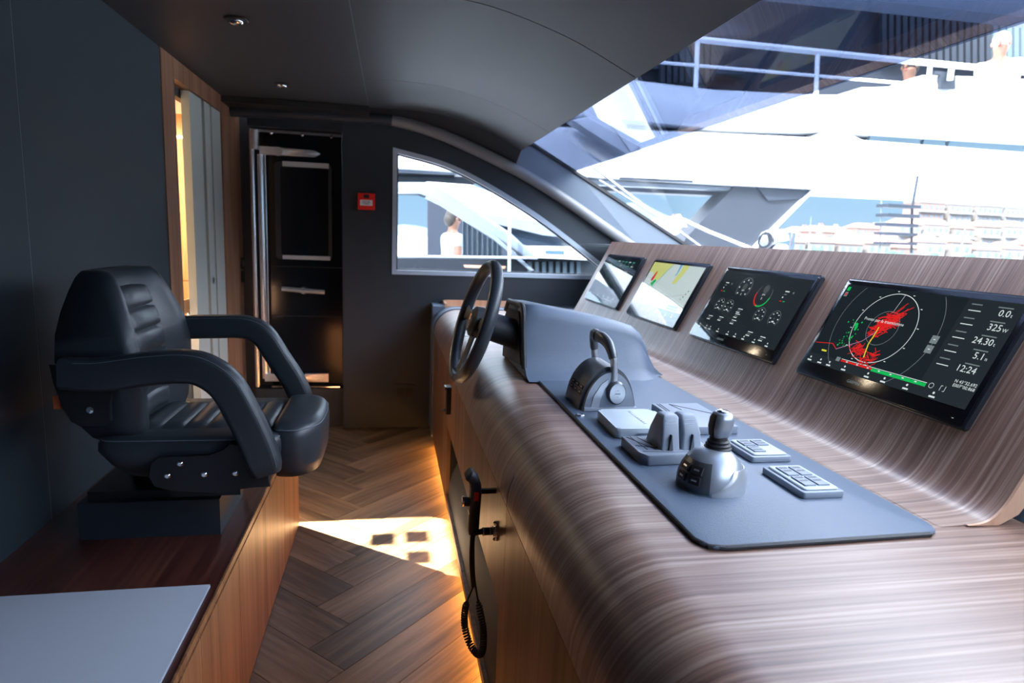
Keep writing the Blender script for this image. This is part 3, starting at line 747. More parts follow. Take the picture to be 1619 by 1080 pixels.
# 3: gauges
t = monitor(YL[2], 'third screen with round engine gauges and a red and green arc')
d = Draw(t); d.rect('panel', SX0, SY0, SX1, SY1)
cxm, cym = .20, .225
d.ring('grey', cxm, cym, .042, .0022, -40, 220)
for k in range(7):
    a = math.radians(-40+260*k/6); d.disc('white', cxm+.033*math.cos(a), cym+.033*math.sin(a), .0035)
d.disc('dim', cxm, cym+.006, .014, 16)
cg, cyg = .335, .212
d.ring('red', cg, cyg, .043, .0055, 175, 255); d.ring('green', cg, cyg, .043, .0055, 255, 350); d.ring('grey', cg, cyg, .043, .002, 140, 175); d.ring('grey', cg, cyg, .043, .002, 350, 395)
d.disc('dim', cg, cyg+.022, .016, 16)
for x, y in ((.10, .145), (.165, .145), (.375, .140), (.462, .140)):
    d.ring('grey', x, y, .028, .0014, -50, 230)
    for k in range(7):
        a = math.radians(-50+280*k/6); d.rect('white', x+.020*math.cos(a)-.0035, y+.020*math.sin(a)-.0016, x+.020*math.cos(a)+.0035, y+.020*math.sin(a)+.0016, .0003)
    d.rect('white', x-.006, y-.014, x+.006, y-.009, .0003); d.disc('dim', x, y, .004)
for x, y in ((cxm, cym-.004), (cg, cyg+.006)):
    d.text('white', 'RPM', x, y-.008, .009, align='CENTER', name='gauge_lettering'); d.text('white', '0', x, y-.024, .013, align='CENTER', name='gauge_lettering')
for x, y in ((.235, .145), (.235, .125), (.235, .100), (.07, .095), (.145, .10), (.365, .075), (.445, .07)):
    d.rect('white', x, y, x+.030, y+.0028, .0003); d.rect('grey', x, y-.007, x+.022, y-.0048, .0003); d.rect('white', x-.002, y-.014, x+.020, y-.0105, .0003)
for x in (.06, .44):
    d.rect('white', x, .235, x+.022, .239, .0003); d.rect('grey', x+.002, .225, x+.016, .228, .0003); d.rect('white', x, .213, x+.006, .218, .0003); d.rect('red', x-.004, .200, x+.008, .203, .0003); d.rect('green', x+.014, .200, x+.026, .203, .0003); d.disc('grey', x+.045, .235, .004)
iconrow(d, [.045, .095, .125, .185, .255, .305, .36, .425, .50])
d.text('grey', 'GARMIN', MW/2-.075, .018, .012, name='maker_lettering'); d.ring('white', MW-.04, .022, .004, .001)
d.line('white', [(MW-.042, .020), (MW-.038, .020)], .001)
d.done(dict(panel='lit_screen', red='red_arc', green='green_arc', white='white_marks', grey='grey_marks', dim='gauge_disc'))
# 2: chart
t = monitor(YL[1], 'second screen with a pale sea chart and yellow land')
d = Draw(t); d.rect('chart', SX0, SY0+.030, SX1, SY1); d.rect('panel', SX0, SY0-.008, SX1, SY0+.030)
d.poly('land', [(SX0, SY1), (SX0, SY1-.055), (.06, SY1-.05), (.10, SY1-.075), (.135, SY1-.10), (.165, SY1-.085), (.195, SY1-.055), (.21, SY1-.03), (.235, SY1-.015), (.24, SY1)], .0002)
d.poly('land', [(.34, SY1), (.345, SY1-.03), (.33, SY1-.06), (.325, SY1-.095), (.355, SY1-.095), (.38, SY1-.06), (.395, SY1-.03), (.40, SY1)], .0002)
d.poly('land', [(.09, .125), (.12, .135), (.15, .115), (.17, .10), (.145, .095), (.11, .105)], .0002)
d.poly('blue', [(.312, SY1), (.318, SY1-.04), (.312, SY1-.06), (.326, SY1-.05), (.332, SY1)], .0003); d.line('teal', [(.24, SY1-.005), (.205, SY1-.04), (.17, SY1-.095), (.15, .16), (.12, .135)], .004, .0003)
d.line('teal', [(.115, .18), (.075, .15), (.085, .12), (.10, .09), (.085, .07), (.11, .068)], .004, .0003)
d.poly('green', [(.105, SY1-.105), (.135, SY1-.085), (.15, SY1-.095), (.135, SY1-.125), (.115, SY1-.12)], .0004); d.poly('red', [(.09, SY1-.10), (.085, SY1-.085), (.103, SY1-.045), (.115, SY1-.05), (.11, SY1-.095)], .0005)
d.line('pink', [(.21, SY0+.03), (.30, .12), (.50, .155)], .0012); d.rect('teal', .40, SY0+.034, .51, SY0+.044, .0003); d.rect('dim', .40, SY0+.046, .51, SY0+.056, .0003)
for k in range(4): d.disc('blk', .485+k*.010, .13+k*.014, .004, 6)
iconrow(d, [.17, .24, .32, .37, .425, .49]); d.ring('white', MW-.04, .018, .004, .001)
d.done(dict(chart='lit_screen', panel='menu_bar', land='chart_land', blue='chart_water', teal='chart_contour', green='chart_green_area', red='boat_marker', pink='track_line', dim='chart_scale', white='white_marks', blk='black_marks'))
# 1: far screen
t = monitor(YL[0], 'farthest screen, mostly washed out with green data at the top')
d = Draw(t); d.rect('dark', SX0, SY0, SX1, SY1)
for k in range(16):
    x = .07+(k % 8)*.055; y = SY1-.022-(k//8)*.024; d.rect('teal' if k % 3 else 'white', x, y, x+.030, y+.006, .0003); d.rect('teal', x, y-.009, x+.018, y-.006, .0003)
d.ring('teal', .24, .165, .06, .002); d.ring('grey', .24, .165, .03, .002)
for k in range(5): d.rect('white', .10+.08*k, SY1-.078, .125+.08*k, SY1-.072, .0003)
iconrow(d, [.06, .13, .20, .30, .38, .46]); d.done(dict(dark='lit_screen', teal='green_marks', white='white_marks', grey='grey_marks'))

# ================================================================== STEERING WHEEL
WC = Vector((.298, 2.30, 1.112)); ax = Vector((-.955, -.055, .29)).normalized()
ey = Vector((0, 1, 0)); ey = (ey-ax*ey.dot(ax)).normalized(); ez = ax.cross(ey)
if ez.z < 0: ez = -ez
T = Matrix.Identity(4)
exx = ey.cross(ez)
for i in range(3): T[i][0] = ey[i]; T[i][1] = ez[i]; T[i][2] = exx[i]; T[i][3] = WC[i]
sgn = -1 if exx.dot(ax) > 0 else 1      # +z local points away from (sgn=1) or towards the helmsman
sw = empty('steering_wheel', label='black leather steering wheel on the hooded column of the console', cat='steering wheel', mat=T)
R_ = .213; zc = sgn
n = 56
sec = [(math.cos(2*PI*k/14)*1.0, math.sin(2*PI*k/14)*1.25) for k in range(14)]
MB().tube([(R_*math.cos(2*PI*k/n), R_*math.sin(2*PI*k/n), 0) for k in range(n)], .0185, closed=True, sec=sec, up=(0, 0, 1)).build('rim', M['leather'], sw, local=True, sharp=70)
MB().lathe([(.001, -zc*.018), (.040, -zc*.018), (.055, -zc*.008), (.058, zc*.02), (.045, zc*.035), (.001, zc*.035)], n=28).build('hub', M['leather2'], sw, local=True)
MB().lathe([(.026, -zc*.0185), (.032, -zc*.0185), (.032, -zc*.0205), (.026, -zc*.0205)], n=28).build('emblem_ring', M['steel'], sw, local=True)
em = MB()
for k in range(3):
    a = PI/2+2*PI*k/3; em.box(-.003, .003, 0, .024, 0, .002) if 0 else em.tube([(0, 0, -zc*.0195), (.024*math.cos(a), .024*math.sin(a), -zc*.0195)], .0022, n=6)
em.build('emblem', M['chrome'], sw, local=True)
for a, w in ((-90, .030), (2, .022), (178, .022)):
    c_, s_ = math.cos(math.radians(a)), math.sin(math.radians(a)); q = (-s_, c_)
    rings = []
    for r, ww, zz in ((.045, w, .010), (.11, w*.75, .008), (.165, w*.85, .003), (.205, w*1.5, 0)):
        hh = .006
        rings.append([(c_*r+q[0]*ww*u_, s_*r+q[1]*ww*u_, zc*zz+hh*v_) for u_, v_ in ((-1, -.6), (-.7, -1), (.7, -1), (1, -.6), (1, .6), (.7, 1), (-.7, 1), (-1, .6))])
    MB().loft(rings).build('spoke', M['leather2'], sw, local=True)
lo = MB().tube([((R_)*math.cos(math.radians(a)), (R_)*math.sin(math.radians(a)), 0) for a in range(-106, -73, 4)], .0195, sec=sec, up=(0, 0, 1))
lo.build('rim_inlay', M['silver_d'], sw, local=True, sharp=70)
MB().cyl((0, 0, zc*.02), (0, 0, zc*.185), .050, .056, 32).build('column', M['leather2'], sw, local=True)

# ================================================================== INSTRUMENTS ON THE MAT
zm = zt+.008
# double throttle
th = empty('throttle_control', (.64, 1.85, zm), 'grey throttle with arched double lever on a rounded dark base', 'throttle')
y0, y1 = 1.735, 1.985
def dome(x0, x1, h, k=16, p=.85):
    P = []
    cxx = (x0+x1)/2; rx = (x1-x0)/2
    for i in range(k+1):
        a = PI - PI*i/k; P.append((cxx+rx*math.copysign(abs(math.cos(a))**.8, math.cos(a)), zm+.022+(h-.022)*math.sin(a)**.8))
    return [(x0, zm), ] + P + [(x1, zm)]
prof_t = [(.505, zm), (.508, zm+.02), (.520, zm+.060), (.545, zm+.100), (.580, zm+.130), (.620, zm+.143), (.660, zm+.138), (.700, zm+.112), (.728, zm+.07), (.745, zm+.02), (.748, zm)]
MB().prism([tuple(p) for p in smoothpath(prof_t, 3)], 'y', y0+.028, y1-.028, .010, 3).build('base', M['silver_d'], th, sharp=40)
for ya, yb in ((y0, y0+.027), (y1-.027, y1)):
    sc_ = .90
    P = [(.628+(p[0]-.628)*sc_, zm+(p[1]-zm)*sc_) for p in prof_t]
    MB().prism([tuple(p) for p in smoothpath(P, 3)], 'y', ya, yb, .006, 3).build('side_cheek', M['silver_pl'], th, sharp=40)
# satin stripe and feet on the near cheek
st = [(.541, zm+.004), (.556, zm+.052), (.585, zm+.09), (.613, zm+.108), (.613, zm+.088), (.596, zm+.07), (.583, zm+.035), (.580, zm+.004)]
MB().prism(st, 'y', y0-.003, y0, .001, 1).build('satin_stripe', M['silver_l'], th)
MB().prism([(.514, zm), (.745, zm), (.742, zm+.012), (.517, zm+.012)], 'y', y0-.008, y1+.008, .003).build('foot_plate', M['grey_pl'], th)
for yy, s_ in ((y0, -1), (y1, 1)):
    MB().lathe([(.001, 0), (.040, 0), (.040, .012), (.034, .018), (.001, .018)], (.648, yy, zm+.062), (0, s_, 0), 28).build('pivot_drum', M['silver_d'], th)
    MB().lathe([(.026, .018), (.033, .018), (.033, .024), (.026, .024)], (.648, yy, zm+.062), (0, s_, 0), 28).build('pivot_ring', M['silver_l'], th)
    MB().lathe([(.001, .018), (.025, .018), (.022, .023), (.001, .025)], (.648, yy, zm+.062), (0, s_, 0), 24).build('pivot_cap', M['grey_pl'], th)
    for k in (-.006, .006): MB().box(.636, .662, yy+s_*.025-.0008, yy+s_*.025+.0008, zm+.062+k-.003, zm+.062+k+.003).build('cap_mark', M['silver_l'], th)
# arched levers: near and far uprights meeting at the crossbar
def lever(ya, yb):
    P = smoothpath([(.640, ya, zm+.075), (.638, ya, zm+.135), (.632, ya, zm+.175), (.618, ya+(yb-ya)*.18, zm+.215), (.606, ya+(yb-ya)*.55, zm+.232), (.603, yb, zm+.232)], 6)
    sq = rrect(-1.05, 1.05, -.72, .72, .5, 3)
    k = int(len(P)*.40)
    MB().tube(P[:k+1], .0165, sec=sq, up=(1, 0, 0)).build('lever', M['silver_l'], th, sharp=60)
    MB().tube(P[k:], .0195, sec=rrect(-1, 1, -.85, .85, .7, 3), up=(1, 0, 0)).build('lever_grip', M['silver_d'], th, sharp=60)
lever(y0+.006, 1.858); lever(y1-.006, 1.862)
MB().ball((.603, 1.86, zm+.232), (.022, .010, .021)).build('grip_joint', M['rubber'], th)
kb = MB().prism([(.527, zm+.070), (.548, zm+.104), (.556, zm+.099), (.535, zm+.065)], 'y', 1.78, 1.94, .001, 1)
# keypad on the sloping shoulder
nsl = Vector((-.85, 0, .53)).normalized(); tsl = Vector((.53, 0, .85)).normalized()
for i in range(3):
    for j in range(3):
        c0 = Vector((.519, 1.80+.055*j, zm+.050)) + tsl*(.018*i) + nsl*(-.002+.004*(i == 1))
        TT = Matrix.Identity(4)
        for q_ in range(3): TT[q_][0] = (0, 1, 0)[q_]; TT[q_][1] = tsl[q_]; TT[q_][2] = nsl[q_]; TT[q_][3] = c0[q_]
        b_ = MB(TT).box(-.021, .021, -.007, .007, -.004, .006, .002, 1).build('key', M['rubber'], th)
        MB(TT).box(-.008, .008, -.002, .002, .006, .0065).build('key_mark', M['silver_l'], b_)
th.scale = (.70, .75, .87); th.location = (.627, 1.795, zm)
# push button
t = empty('push_button', (.515, 1.66, zm), 'small round chrome push button set in the mat by the throttle', 'button')
MB().lathe([(.008, 0), (.013, 0), (.013, .003), (.010, .005), (.008, .004)], (.515, 1.66, zm), n=24).build('ring', M['chrome'], t)
MB().lathe([(.001, .0), (.0085, .0), (.0085, .004), (.001, .005)], (.515, 1.66, zm), n=20).build('cap', M['silver_l'], t)
# closed hinged cover
t = empty('display_cover', (.62, 1.53, zm), 'shiny pale grey hinged cover between the throttle and the twin thruster levers', 'cover')
co_ = roundpoly([(.548, 1.452), (.685, 1.448), (.715, 1.500), (.712, 1.620), (.690, 1.632), (.555, 1.634)], [.012, .02, .03, .03, .01, .012], 4)
MB().prism(co_, 'z', zm, zm+.026, .007, 3).build('lid', M['grey_lt'], t, sharp=40)
MB().box(.60, .69, 1.4435, 1.449, zm+.006, zm+.016, .003).build('grip_lip', M['chrome'], t)
txt('YACHT', .018, M['silver_pl'], t, Matrix.Translation((.648, 1.615, zm+.0263)) @ Matrix.Rotation(math.radians(-92), 4, 'Z'), 'LEFT', 'embossed_lettering', world=True) if 0 else None
mb = MB()
for k in range(9): mb.box(.634, .641, 1.600-.0135*k, 1.608-.0135*k, zm+.026, zm+.0272)
mb.build('embossed_lettering', M['silver_pl'], t)
# panel with folded V mark
def vpanel(x0, x1, ya, yb, h): return roundpoly([(x0, ya), (x1, ya), (x1, yb), (x0, yb)], .006, 3)
t = empty('autopilot_panel', (.81, 1.58, zm), 'flat grey control panel with a V-shaped line, behind the twin levers', 'panel')
MB().prism(vpanel(.742, .885, 1.470, 1.705, 0), 'z', zm, zm+.022, .003, 2).build('case', M['grey_pl'], t)
mb = MB(); 
mb.tube([(.80, 1.690, zm+.0225), (.825, 1.640, zm+.0225), (.872, 1.610, zm+.0225)], .0014, n=6) if 0 else None
for a, b in (((.79, 1.69), (.80, 1.63)), ((.79, 1.69), (.875, 1.585)), ((.755, 1.695), (.752, 1.60)), ((.763, 1.695), (.76, 1.60))): mb.tube([(a[0], a[1], zm+.0222), (b[0], b[1], zm+.0222)], .0011, n=6)
mb.build('engraved_line', M['silver_d'], t)
# bow and stern thruster levers
t = empty('thruster_control', (.62, 1.33, zm), 'grey thruster panel with two tapered upright levers side by side', 'thruster lever')
MB().prism(roundpoly([(.540, 1.285), (.552, 1.262), (.715, 1.268), (.722, 1.400), (.540, 1.402)], .005, 3), 'z', zm, zm+.024, .003, 2).build('case', M['grey_pl'], t)
mb = MB()
for a, b in (((.55, 1.392), (.585, 1.30)), ((.56, 1.395), (.565, 1.30)), ((.548, 1.33), (.60, 1.31)), ((.575, 1.39), (.59, 1.33)), ((.55, 1.29), (.62, 1.28)), ((.62, 1.28), (.70, 1.284))): mb.tube([(a[0], a[1], zm+.0243), (b[0], b[1], zm+.0243)], .0010, n=6)
mb.build('engraved_line', M['silver_d'], t)
for x0, x1 in ((.594, .640), (.644, .692)):
    xa, xb = x0+.007*(x0 < .6), x1-.009*(x0 > .62)
    r0 = [(p[0], p[1], zm+.022) for p in rrect(x0, x1, 1.292, 1.385, .006, 3)]
    r1 = [(p[0], p[1], zm+.060) for p in rrect(x0+.003, x1-.002, 1.298, 1.372, .006, 3)]
    r2 = [(p[0], p[1], zm+.094) for p in rrect(xa, xb, 1.310, 1.352, .006, 3)]
    r3 = [(p[0], p[1], zm+.099) for p in rrect(xa+.004, xb-.004, 1.314, 1.348, .004, 3)]
    lv = MB().loft([r0, r1, r2, r3]).build('lever', M['grey_pl'], t, sharp=50)
    for k in range(4):
        zz = zm+.088-.008*k; yy = 1.309-.0022*k
        MB().box(xa+.007, xb-.007, yy-.0018, yy+.004, zz-.0016, zz+.0016, .0008, 1).build('grip_rib', M['grey_lt'], lv)
    MB().prism([((x0+x1)/2-.006, zm+.024), ((x0+x1)/2+.004, zm+.024), ((x0+x1)/2-.001, zm+.060)], 'y', 1.2885, 1.298).build('notch', M['silver_d'], lv)
# joystick
jx, jy = .655, 1.165
t = empty('joystick', (jx, jy, zm), 'silver joystick on a domed base with a black keypad', 'joystick')
rings = []
for q_, (s_, z_) in enumerate(((1.0, 0), (1.0, .022), (.965, .040), (.88, .062), (.74, .082), (.56, .096), (.38, .103), (.30, .105))):
    R = []
    for k in range(40):
        a = 2*PI*k/40; c_, si = math.cos(a), math.sin(a)
        R.append((jx-.004+.018*(1-s_)*0+.090*s_*math.copysign(abs(c_)**.85, c_)+.012*(1-s_), jy+.088*s_*math.copysign(abs(si)**.85, si)+.012*(1-s_), zm+z_))
    rings.append(R)
MB().loft(rings).build('base', M['silver_pl'], t, sharp=60)
# satin shell wraps the near right side
rings = []
for s_, z_ in ((1.03, 0), (1.03, .024), (.998, .044), (.93, .062), (.905, .066)):
    R = []
    for k in range(25):
        a = math.radians(-112+150*k/24); c_, si = math.cos(a), math.sin(a)
        drop = max(0, abs(k-13)-7)/6; zz = z_*(1-.75*min(1, drop)) if k < 13 else z_
        R.append((jx-.004+.090*s_*math.copysign(abs(c_)**.85, c_)+.012*(1-s_), jy+.088*s_*math.copysign(abs(si)**.85, si)+.012*(1-s_), zm+zz))
    rings.append(R)
sh = MB(); 
inner = [[(jx+(p[0]-jx)*.97, jy+(p[1]-jy)*.97, p[2]-.001) for p in R] for R in reversed(rings)]
sh.loft(rings+inner, closed=False, caps=False, loop=True)
sh.build('satin_shell', M['silver_l'], t, sharp=60)
def jsurf(az, s_, z_, out=0):
    a = math.radians(az); c_, si = math.cos(a), math.sin(a)
    return Vector((jx-.004+(.090*s_+out)*math.copysign(abs(c_)**.85, c_)+.012*(1-s_), jy+(.088*s_+out)*math.copysign(abs(si)**.85, si)+.012*(1-s_), zm+z_))
for i, (sa, za, sb, zb) in enumerate(((1.0, .026, .955, .046), (.94, .050, .82, .070))):
    for j, az in enumerate((184, 214)):
        p0, p1 = jsurf(az, sa, za), jsurf(az, sb, zb); q0, q1 = jsurf(az-10, (sa+sb)/2, (za+zb)/2), jsurf(az+10, (sa+sb)/2, (za+zb)/2)
        up_ = (p1-p0).normalized(); side = (q1-q0).normalized(); nn = side.cross(up_).normalized()
        if nn.dot(p0-Vector((jx, jy, zm))) < 0: nn = -nn
        c0 = (p0+p1)/2+nn*.004
        TT = Matrix.Identity(4)
        for q_ in range(3): TT[q_][0] = side[q_]; TT[q_][1] = up_[q_]; TT[q_][2] = nn[q_]; TT[q_][3] = c0[q_]
        b_ = MB(TT).box(-.0165, .0165, -.0105, .0105, -.006, .003, .002, 2).build('key', M['rubber'], t)
        MB(TT).box(-.008, .008, -.0022, .0022, .003, .0036).build('key_mark', M['silver_l'], b_)
dark = MB()
rings = []
for s_, z_ in ((1.012, .004), (1.012, .022), (.985, .040), (.905, .062), (.77, .082)):
    R = []
    for k in range(21):
        a = math.radians(158+86*k/20); c_, si = math.cos(a), math.sin(a)
        R.append((jx-.004+.090*s_*math.copysign(abs(c_)**.85, c_)+.012*(1-s_), jy+.088*s_*math.copysign(abs(si)**.85, si)+.012*(1-s_), zm+z_))
    rings.append(R)
inner = [[(jx+(p[0]-jx)*.975, jy+(p[1]-jy)*.975, p[2]-.002) for p in R] for R in reversed(rings)]
dark.loft(rings+inner, closed=False, caps=False, loop=True); dark.build('keypad_surround', M['silver_d'], t, sharp=60)
MB().lathe([(.001, 0), (.036, 0), (.038, .005), (.033, .009), (.035, .014), (.029, .018), (.031, .023), (.025, .027), (.024, .036), (.001, .036)], (jx+.016, jy+.014, zm+.100), (0, 0, 1), 28).build('boot', M['rubber'], t)
tilt = Vector((.10, .0, 1)).normalized()
def sring(h, w, dd, ox=0):
    c0 = Vector((jx+.016, jy+.014, zm+.132)) + tilt*h
    return [tuple(c0 + Vector((p[0]*1.22+ox, p[1]*1.22, 0))) for p in rrect(-w, w, -dd, dd, min(w, dd)*.65, 4)]
MB().loft([sring(0, .014, .016), sring(.008, .020, .022), sring(.030, .024, .026), sring(.055, .023, .026), sring(.068, .019, .022), sring(.072, .014, .017)]).build('stick', M['silver_pl'], t, sharp=60)
c0 = Vector((jx+.016, jy+.014, zm+.132))
mb = MB(); mb.loft([[tuple(Vector(p)+Vector((-.0025, 0, 0))) for p in sring(h, w, dd)] for h, w, dd in ((.006, .0195, .017), (.030, .0235, .020), (.055, .0225, .020), (.066, .0185, .017))]); mb.build('stick_grip', M['rubber'], t, sharp=60)
MB().lathe([(.011, 0), (.017, 0), (.017, .004), (.013, .006), (.011, .004)], c0+tilt*.071, tilt, 22).build('top_ring', M['chrome'], t)
MB().lathe([(.001, 0), (.0095, 0), (.0095, .005), (.001, .006)], c0+tilt*.071, tilt, 18).build('top_button', M['silver_l'], t)
t.scale = (.72, .72, .74); t.location = (.641, 1.145, zm)
# switch pads
for (x0, x1, ya, yb, lab, keys) in ((.800, .900, 1.262, 1.385, 'smaller grey switch pad partly hidden behind the joystick', 3), (.788, .880, 1.060, 1.205, 'grey raised switch pad standing alone right of the joystick', 4)):
    t = empty('switch_pad', ((x0+x1)/2, (ya+yb)/2, zm), lab, 'switch pad', 'switch pads on the mat')
    MB().prism(roundpoly([(x0, ya), (x1, ya), (x1, yb), (x0, yb)], .008, 3), 'z', zm, zm+.014, .003, 2).build('base', M['grey_pl'], t)
    MB().prism(roundpoly([(x0+.008, ya+.008), (x1-.008, ya+.008), (x1-.008, yb-.008), (x0+.008, yb-.008)], .007, 3), 'z', zm+.014, zm+.018, .002, 1).build('face_plate', M['grey_lt'], t)
    for k in range(keys):
        i, j = k % 2, k//2
        kx = x0+.018+i*((x1-x0-.036)/2+.002); ky = yb-.022-j*((yb-ya-.04)/2+.002)
        key = MB().box(kx, kx+(x1-x0-.044)/2, ky-(yb-ya-.05)/2, ky, zm+.018, zm+.021, .0015, 1).build('key', M['grey_pl'], t)
        for q_ in range(2): MB().box(kx+.004, kx+(x1-x0-.044)/2-.004, ky-.012-.016*q_, ky-.006-.016*q_, zm+.021, zm+.0215).build('key_mark', M['silver_d'], key)

# VHF handset, its curly cord and jack; black hook
vx, vy = .222, 1.60
t = empty('radio_handset', (vx, vy, .64), 'black radio handset hung on the console front with a curly cord', 'handset')
body = smoothpath([(vx-.004, vy, .640), (vx-.002, vy, .70), (vx, vy, .76), (vx-.006, vy, .790), (vx-.022, vy, .806)], 5)
MB().tube(body, .023, sec=rrect(-.62, .62, -1.15, 1.15, .45, 3), up=(0, 1, 0), rs=[.85]+[1.0]*(len(body)-2)+[.75]).build('body', M['rubber'], t, sharp=60)
MB().box(vx-.006, vx+.006, vy-.0275, vy-.024, .738, .762, .002).build('red_button', M['red'], t)
MB().cyl((vx-.014, vy, .725), (vx-.034, vy, .727), .012, n=16).build('knob', M['rubber'], t)
MB().lathe([(.008, 0), (.0135, 0), (.0135, .004), (.008, .004)], (vx-.030, vy, .727), (-1, 0, 0), 18).build('knob_ring', M['chrome'], t)
MB().box(vx+.012, XF-.001, vy+.002, vy+.012, .745, .757, .002).build('hanger', M['black_matt'], t)
mb = MB()
for k in range(6): mb.box(vx-.0165, vx-.0145, vy-.014, vy+.014, .655+.008*k, .658+.008*k)
mb.build('speaker_slots', M['steel'], t)
jy2, jz = 1.575, .652
MB().lathe([(.001, 0), (.026, 0), (.026, .004), (.014, .008), (.014, .012), (.010, .014), (.001, .014)], (XF, jy2, jz), (-1, 0, 0), 24).build('jack_plate', M['chrome'], t)
for s_ in (-1, 1): MB().ball((XF-.006, jy2, jz+s_*.023), .005, 8, 6).build('plate_screw', M['chrome'], t)
MB().cyl((XF-.012, jy2, jz), (XF-.040, jy2, jz), .010, n=18).build('plug', M['rubber'], t)
for xx in (.018, .036): MB().cyl((XF-xx, jy2, jz), (XF-xx-.003, jy2, jz), .0112, n=18).build('plug_ring', M['steel'], t)
cc = smoothpath([(XF-.040, jy2, jz), (XF-.060, jy2, jz-.004), (XF-.066, jy2, jz-.02), (XF-.066, jy2, jz-.09), (XF-.058, jy2+.01, jz-.16)], 5)
MB().tube(cc, .0065, n=10, rs=[1.2]*6+[.9]*(len(cc)-6)).build('plug_lead', M['rubber'], t)
# curly part: down one side, round, up the other
base = smoothpath([(XF-.058, jy2+.01, .49), (XF-.072, jy2+.04, .42), (XF-.074, jy2+.045, .36), (XF-.062, jy2+.03, .315), (XF-.045, jy2, .300), (XF-.034, jy2-.03, .325), (XF-.034, jy2-.035, .39), (XF-.045, jy2-.02, .45), (XF-.056, jy2+.005, .52), (XF-.058, vy, .60), (vx+.002, vy, .64)], 26)
P = []; L_ = 0; prev = None
for i, b in enumerate(base):
    if prev is not None: L_ += (b-prev).length
    prev = b
    q = i/(len(base)-1); amp = .0085*min(1, max(0, (q-.10)/.03))*min(1, max(0, (.74-q)/.03))
    tg = (base[min(i+1, len(base)-1)]-base[max(i-1, 0)]).normalized(); N = tg.cross(Vector((0, 1, 0))); 
    N = N.normalized() if N.length > .01 else Vector((1, 0, 0)); B = tg.cross(N)
    a = L_/.0062*2*PI*.82
    P.append(b + N*math.cos(a)*amp + B*math.sin(a)*amp)
# resample the coil finely
fine = []
cum = [0]
for a, b in zip(base[:-1], base[1:]): cum.append(cum[-1]+(b-a).length)
tot = cum[-1]; NS = 1500; j = 0; Nv = Vector((0, 1, 0))
for i in range(NS):
    s_ = tot*i/(NS-1)
    while j < len(base)-2 and cum[j+1] < s_: j += 1
    f_ = (s_-cum[j])/max(1e-9, cum[j+1]-cum[j]); b = base[j].lerp(base[j+1], f_); tg = (base[j+1]-base[j]).normalized()
    Nv = (Nv - tg*tg.dot(Nv)).normalized(); B = tg.cross(Nv); q = i/(NS-1)
    amp = .0075*min(1, max(0, (q-.10)/.03))*min(1, max(0, (.70-q)/.03)); a = s_/.0075*2*PI
    fine.append(b + Nv*math.cos(a)*amp + B*math.sin(a)*amp)
MB().tube(fine, .0027, n=6).build('curly_cord', M['rubber'], t, sharp=80)
t = empty('hook_bracket', (.26, 2.95, .58), 'small black bracket with a ring on the console front below the wheel', 'bracket')
MB().box(.258, XF, 2.93, 2.985, .585, .715, .005).build('plate', M['rubber'], t)
MB().tube([(.25+.012*math.cos(a), 2.955+.012*math.sin(a), .600) for a in [2*PI*k/16 for k in range(16)]], .0035, n=8, closed=True).build('ring', M['rubber'], t)
MB().box(.250, .2585, 2.935, 2.98, .70, .716, .003).build('top_plate', M['silver_d'], t)

# ================================================================== HELM CHAIR
yc = 2.09
t = empty('helm_chair', (-.69, yc, .50), 'black leather helm chair with padded armrests on a dark box pedestal', 'chair')
MB().box(-.885, -.50, 1.95, 2.25, .50, .612, .004, 2).build('pedestal', M['dark_lacquer'], t)
MB().box(-.865, -.52, 1.97, 2.23, .612, .640, .003, 1).build('pedestal_plate', M['plate'], t)
MB().cyl((-.66, 2.10, .64), (-.66, 2.10, .71), .12, .13, 28).build('swivel', M['plate'], t)
# backrest
def lerpt(tab, z):
    for a, b in zip(tab[:-1], tab[1:]):
        if a[0] <= z <= b[0]:
            k = (z-a[0])/(b[0]-a[0]); return [a[i]+(b[i]-a[i])*k for i in range(len(a))]
    return list(tab[-1] if z > tab[-1][0] else tab[0])
BK = [(.80, -.80, -.735, .175), (.825, -.83, -.712, .20), (.86, -.85, -.702, .215), (.95, -.875, -.697, .235), (1.05, -.888, -.700, .250), (1.12, -.884, -.714, .247), (1.18, -.875, -.735, .228), (1.235, -.862, -.757, .205), (1.268, -.852, -.775, .188), (1.283, -.845, -.792, .170)]
def bxf(y, z):
    q = lerpt(BK, z); u = min(1, abs(y-yc)/q[3]); return q[2]-.020 + .055*u**2.2
rings = []
zs = [.80, .81, .825, .86, .90, .95, 1.0, 1.05, 1.085, 1.12, 1.15, 1.18, 1.21, 1.235, 1.255, 1.268, 1.278, 1.283]
for z in zs:
    q = lerpt(BK, z); hw = q[3]; th = q[2]-q[1]; R = []
    r = min(.035, th*.35)
    for k in range(15):
        u = -1+2*k/14; R.append((q[2]-.020+.055*abs(u)**2.2, yc+u*(hw-r), z))
    xe = R[-1][0]
    for a in (60, 30, 0): R.append((xe-r+r*math.sin(math.radians(a)), yc+hw-r+r*math.cos(math.radians(a)), z))
    for k in range(9):
        u = 1-2*k/8; R.append((q[1]+.02*abs(u)**3, yc+u*(hw-.01), z))
    for a in (0, 30, 60): R.append((xe-r+r*math.sin(math.radians(a)), yc-hw+r-r*math.cos(math.radians(a)), z))
    rings.append(R)
bk = MB().loft(rings).build('backrest', M['leather'], t, sharp=75)
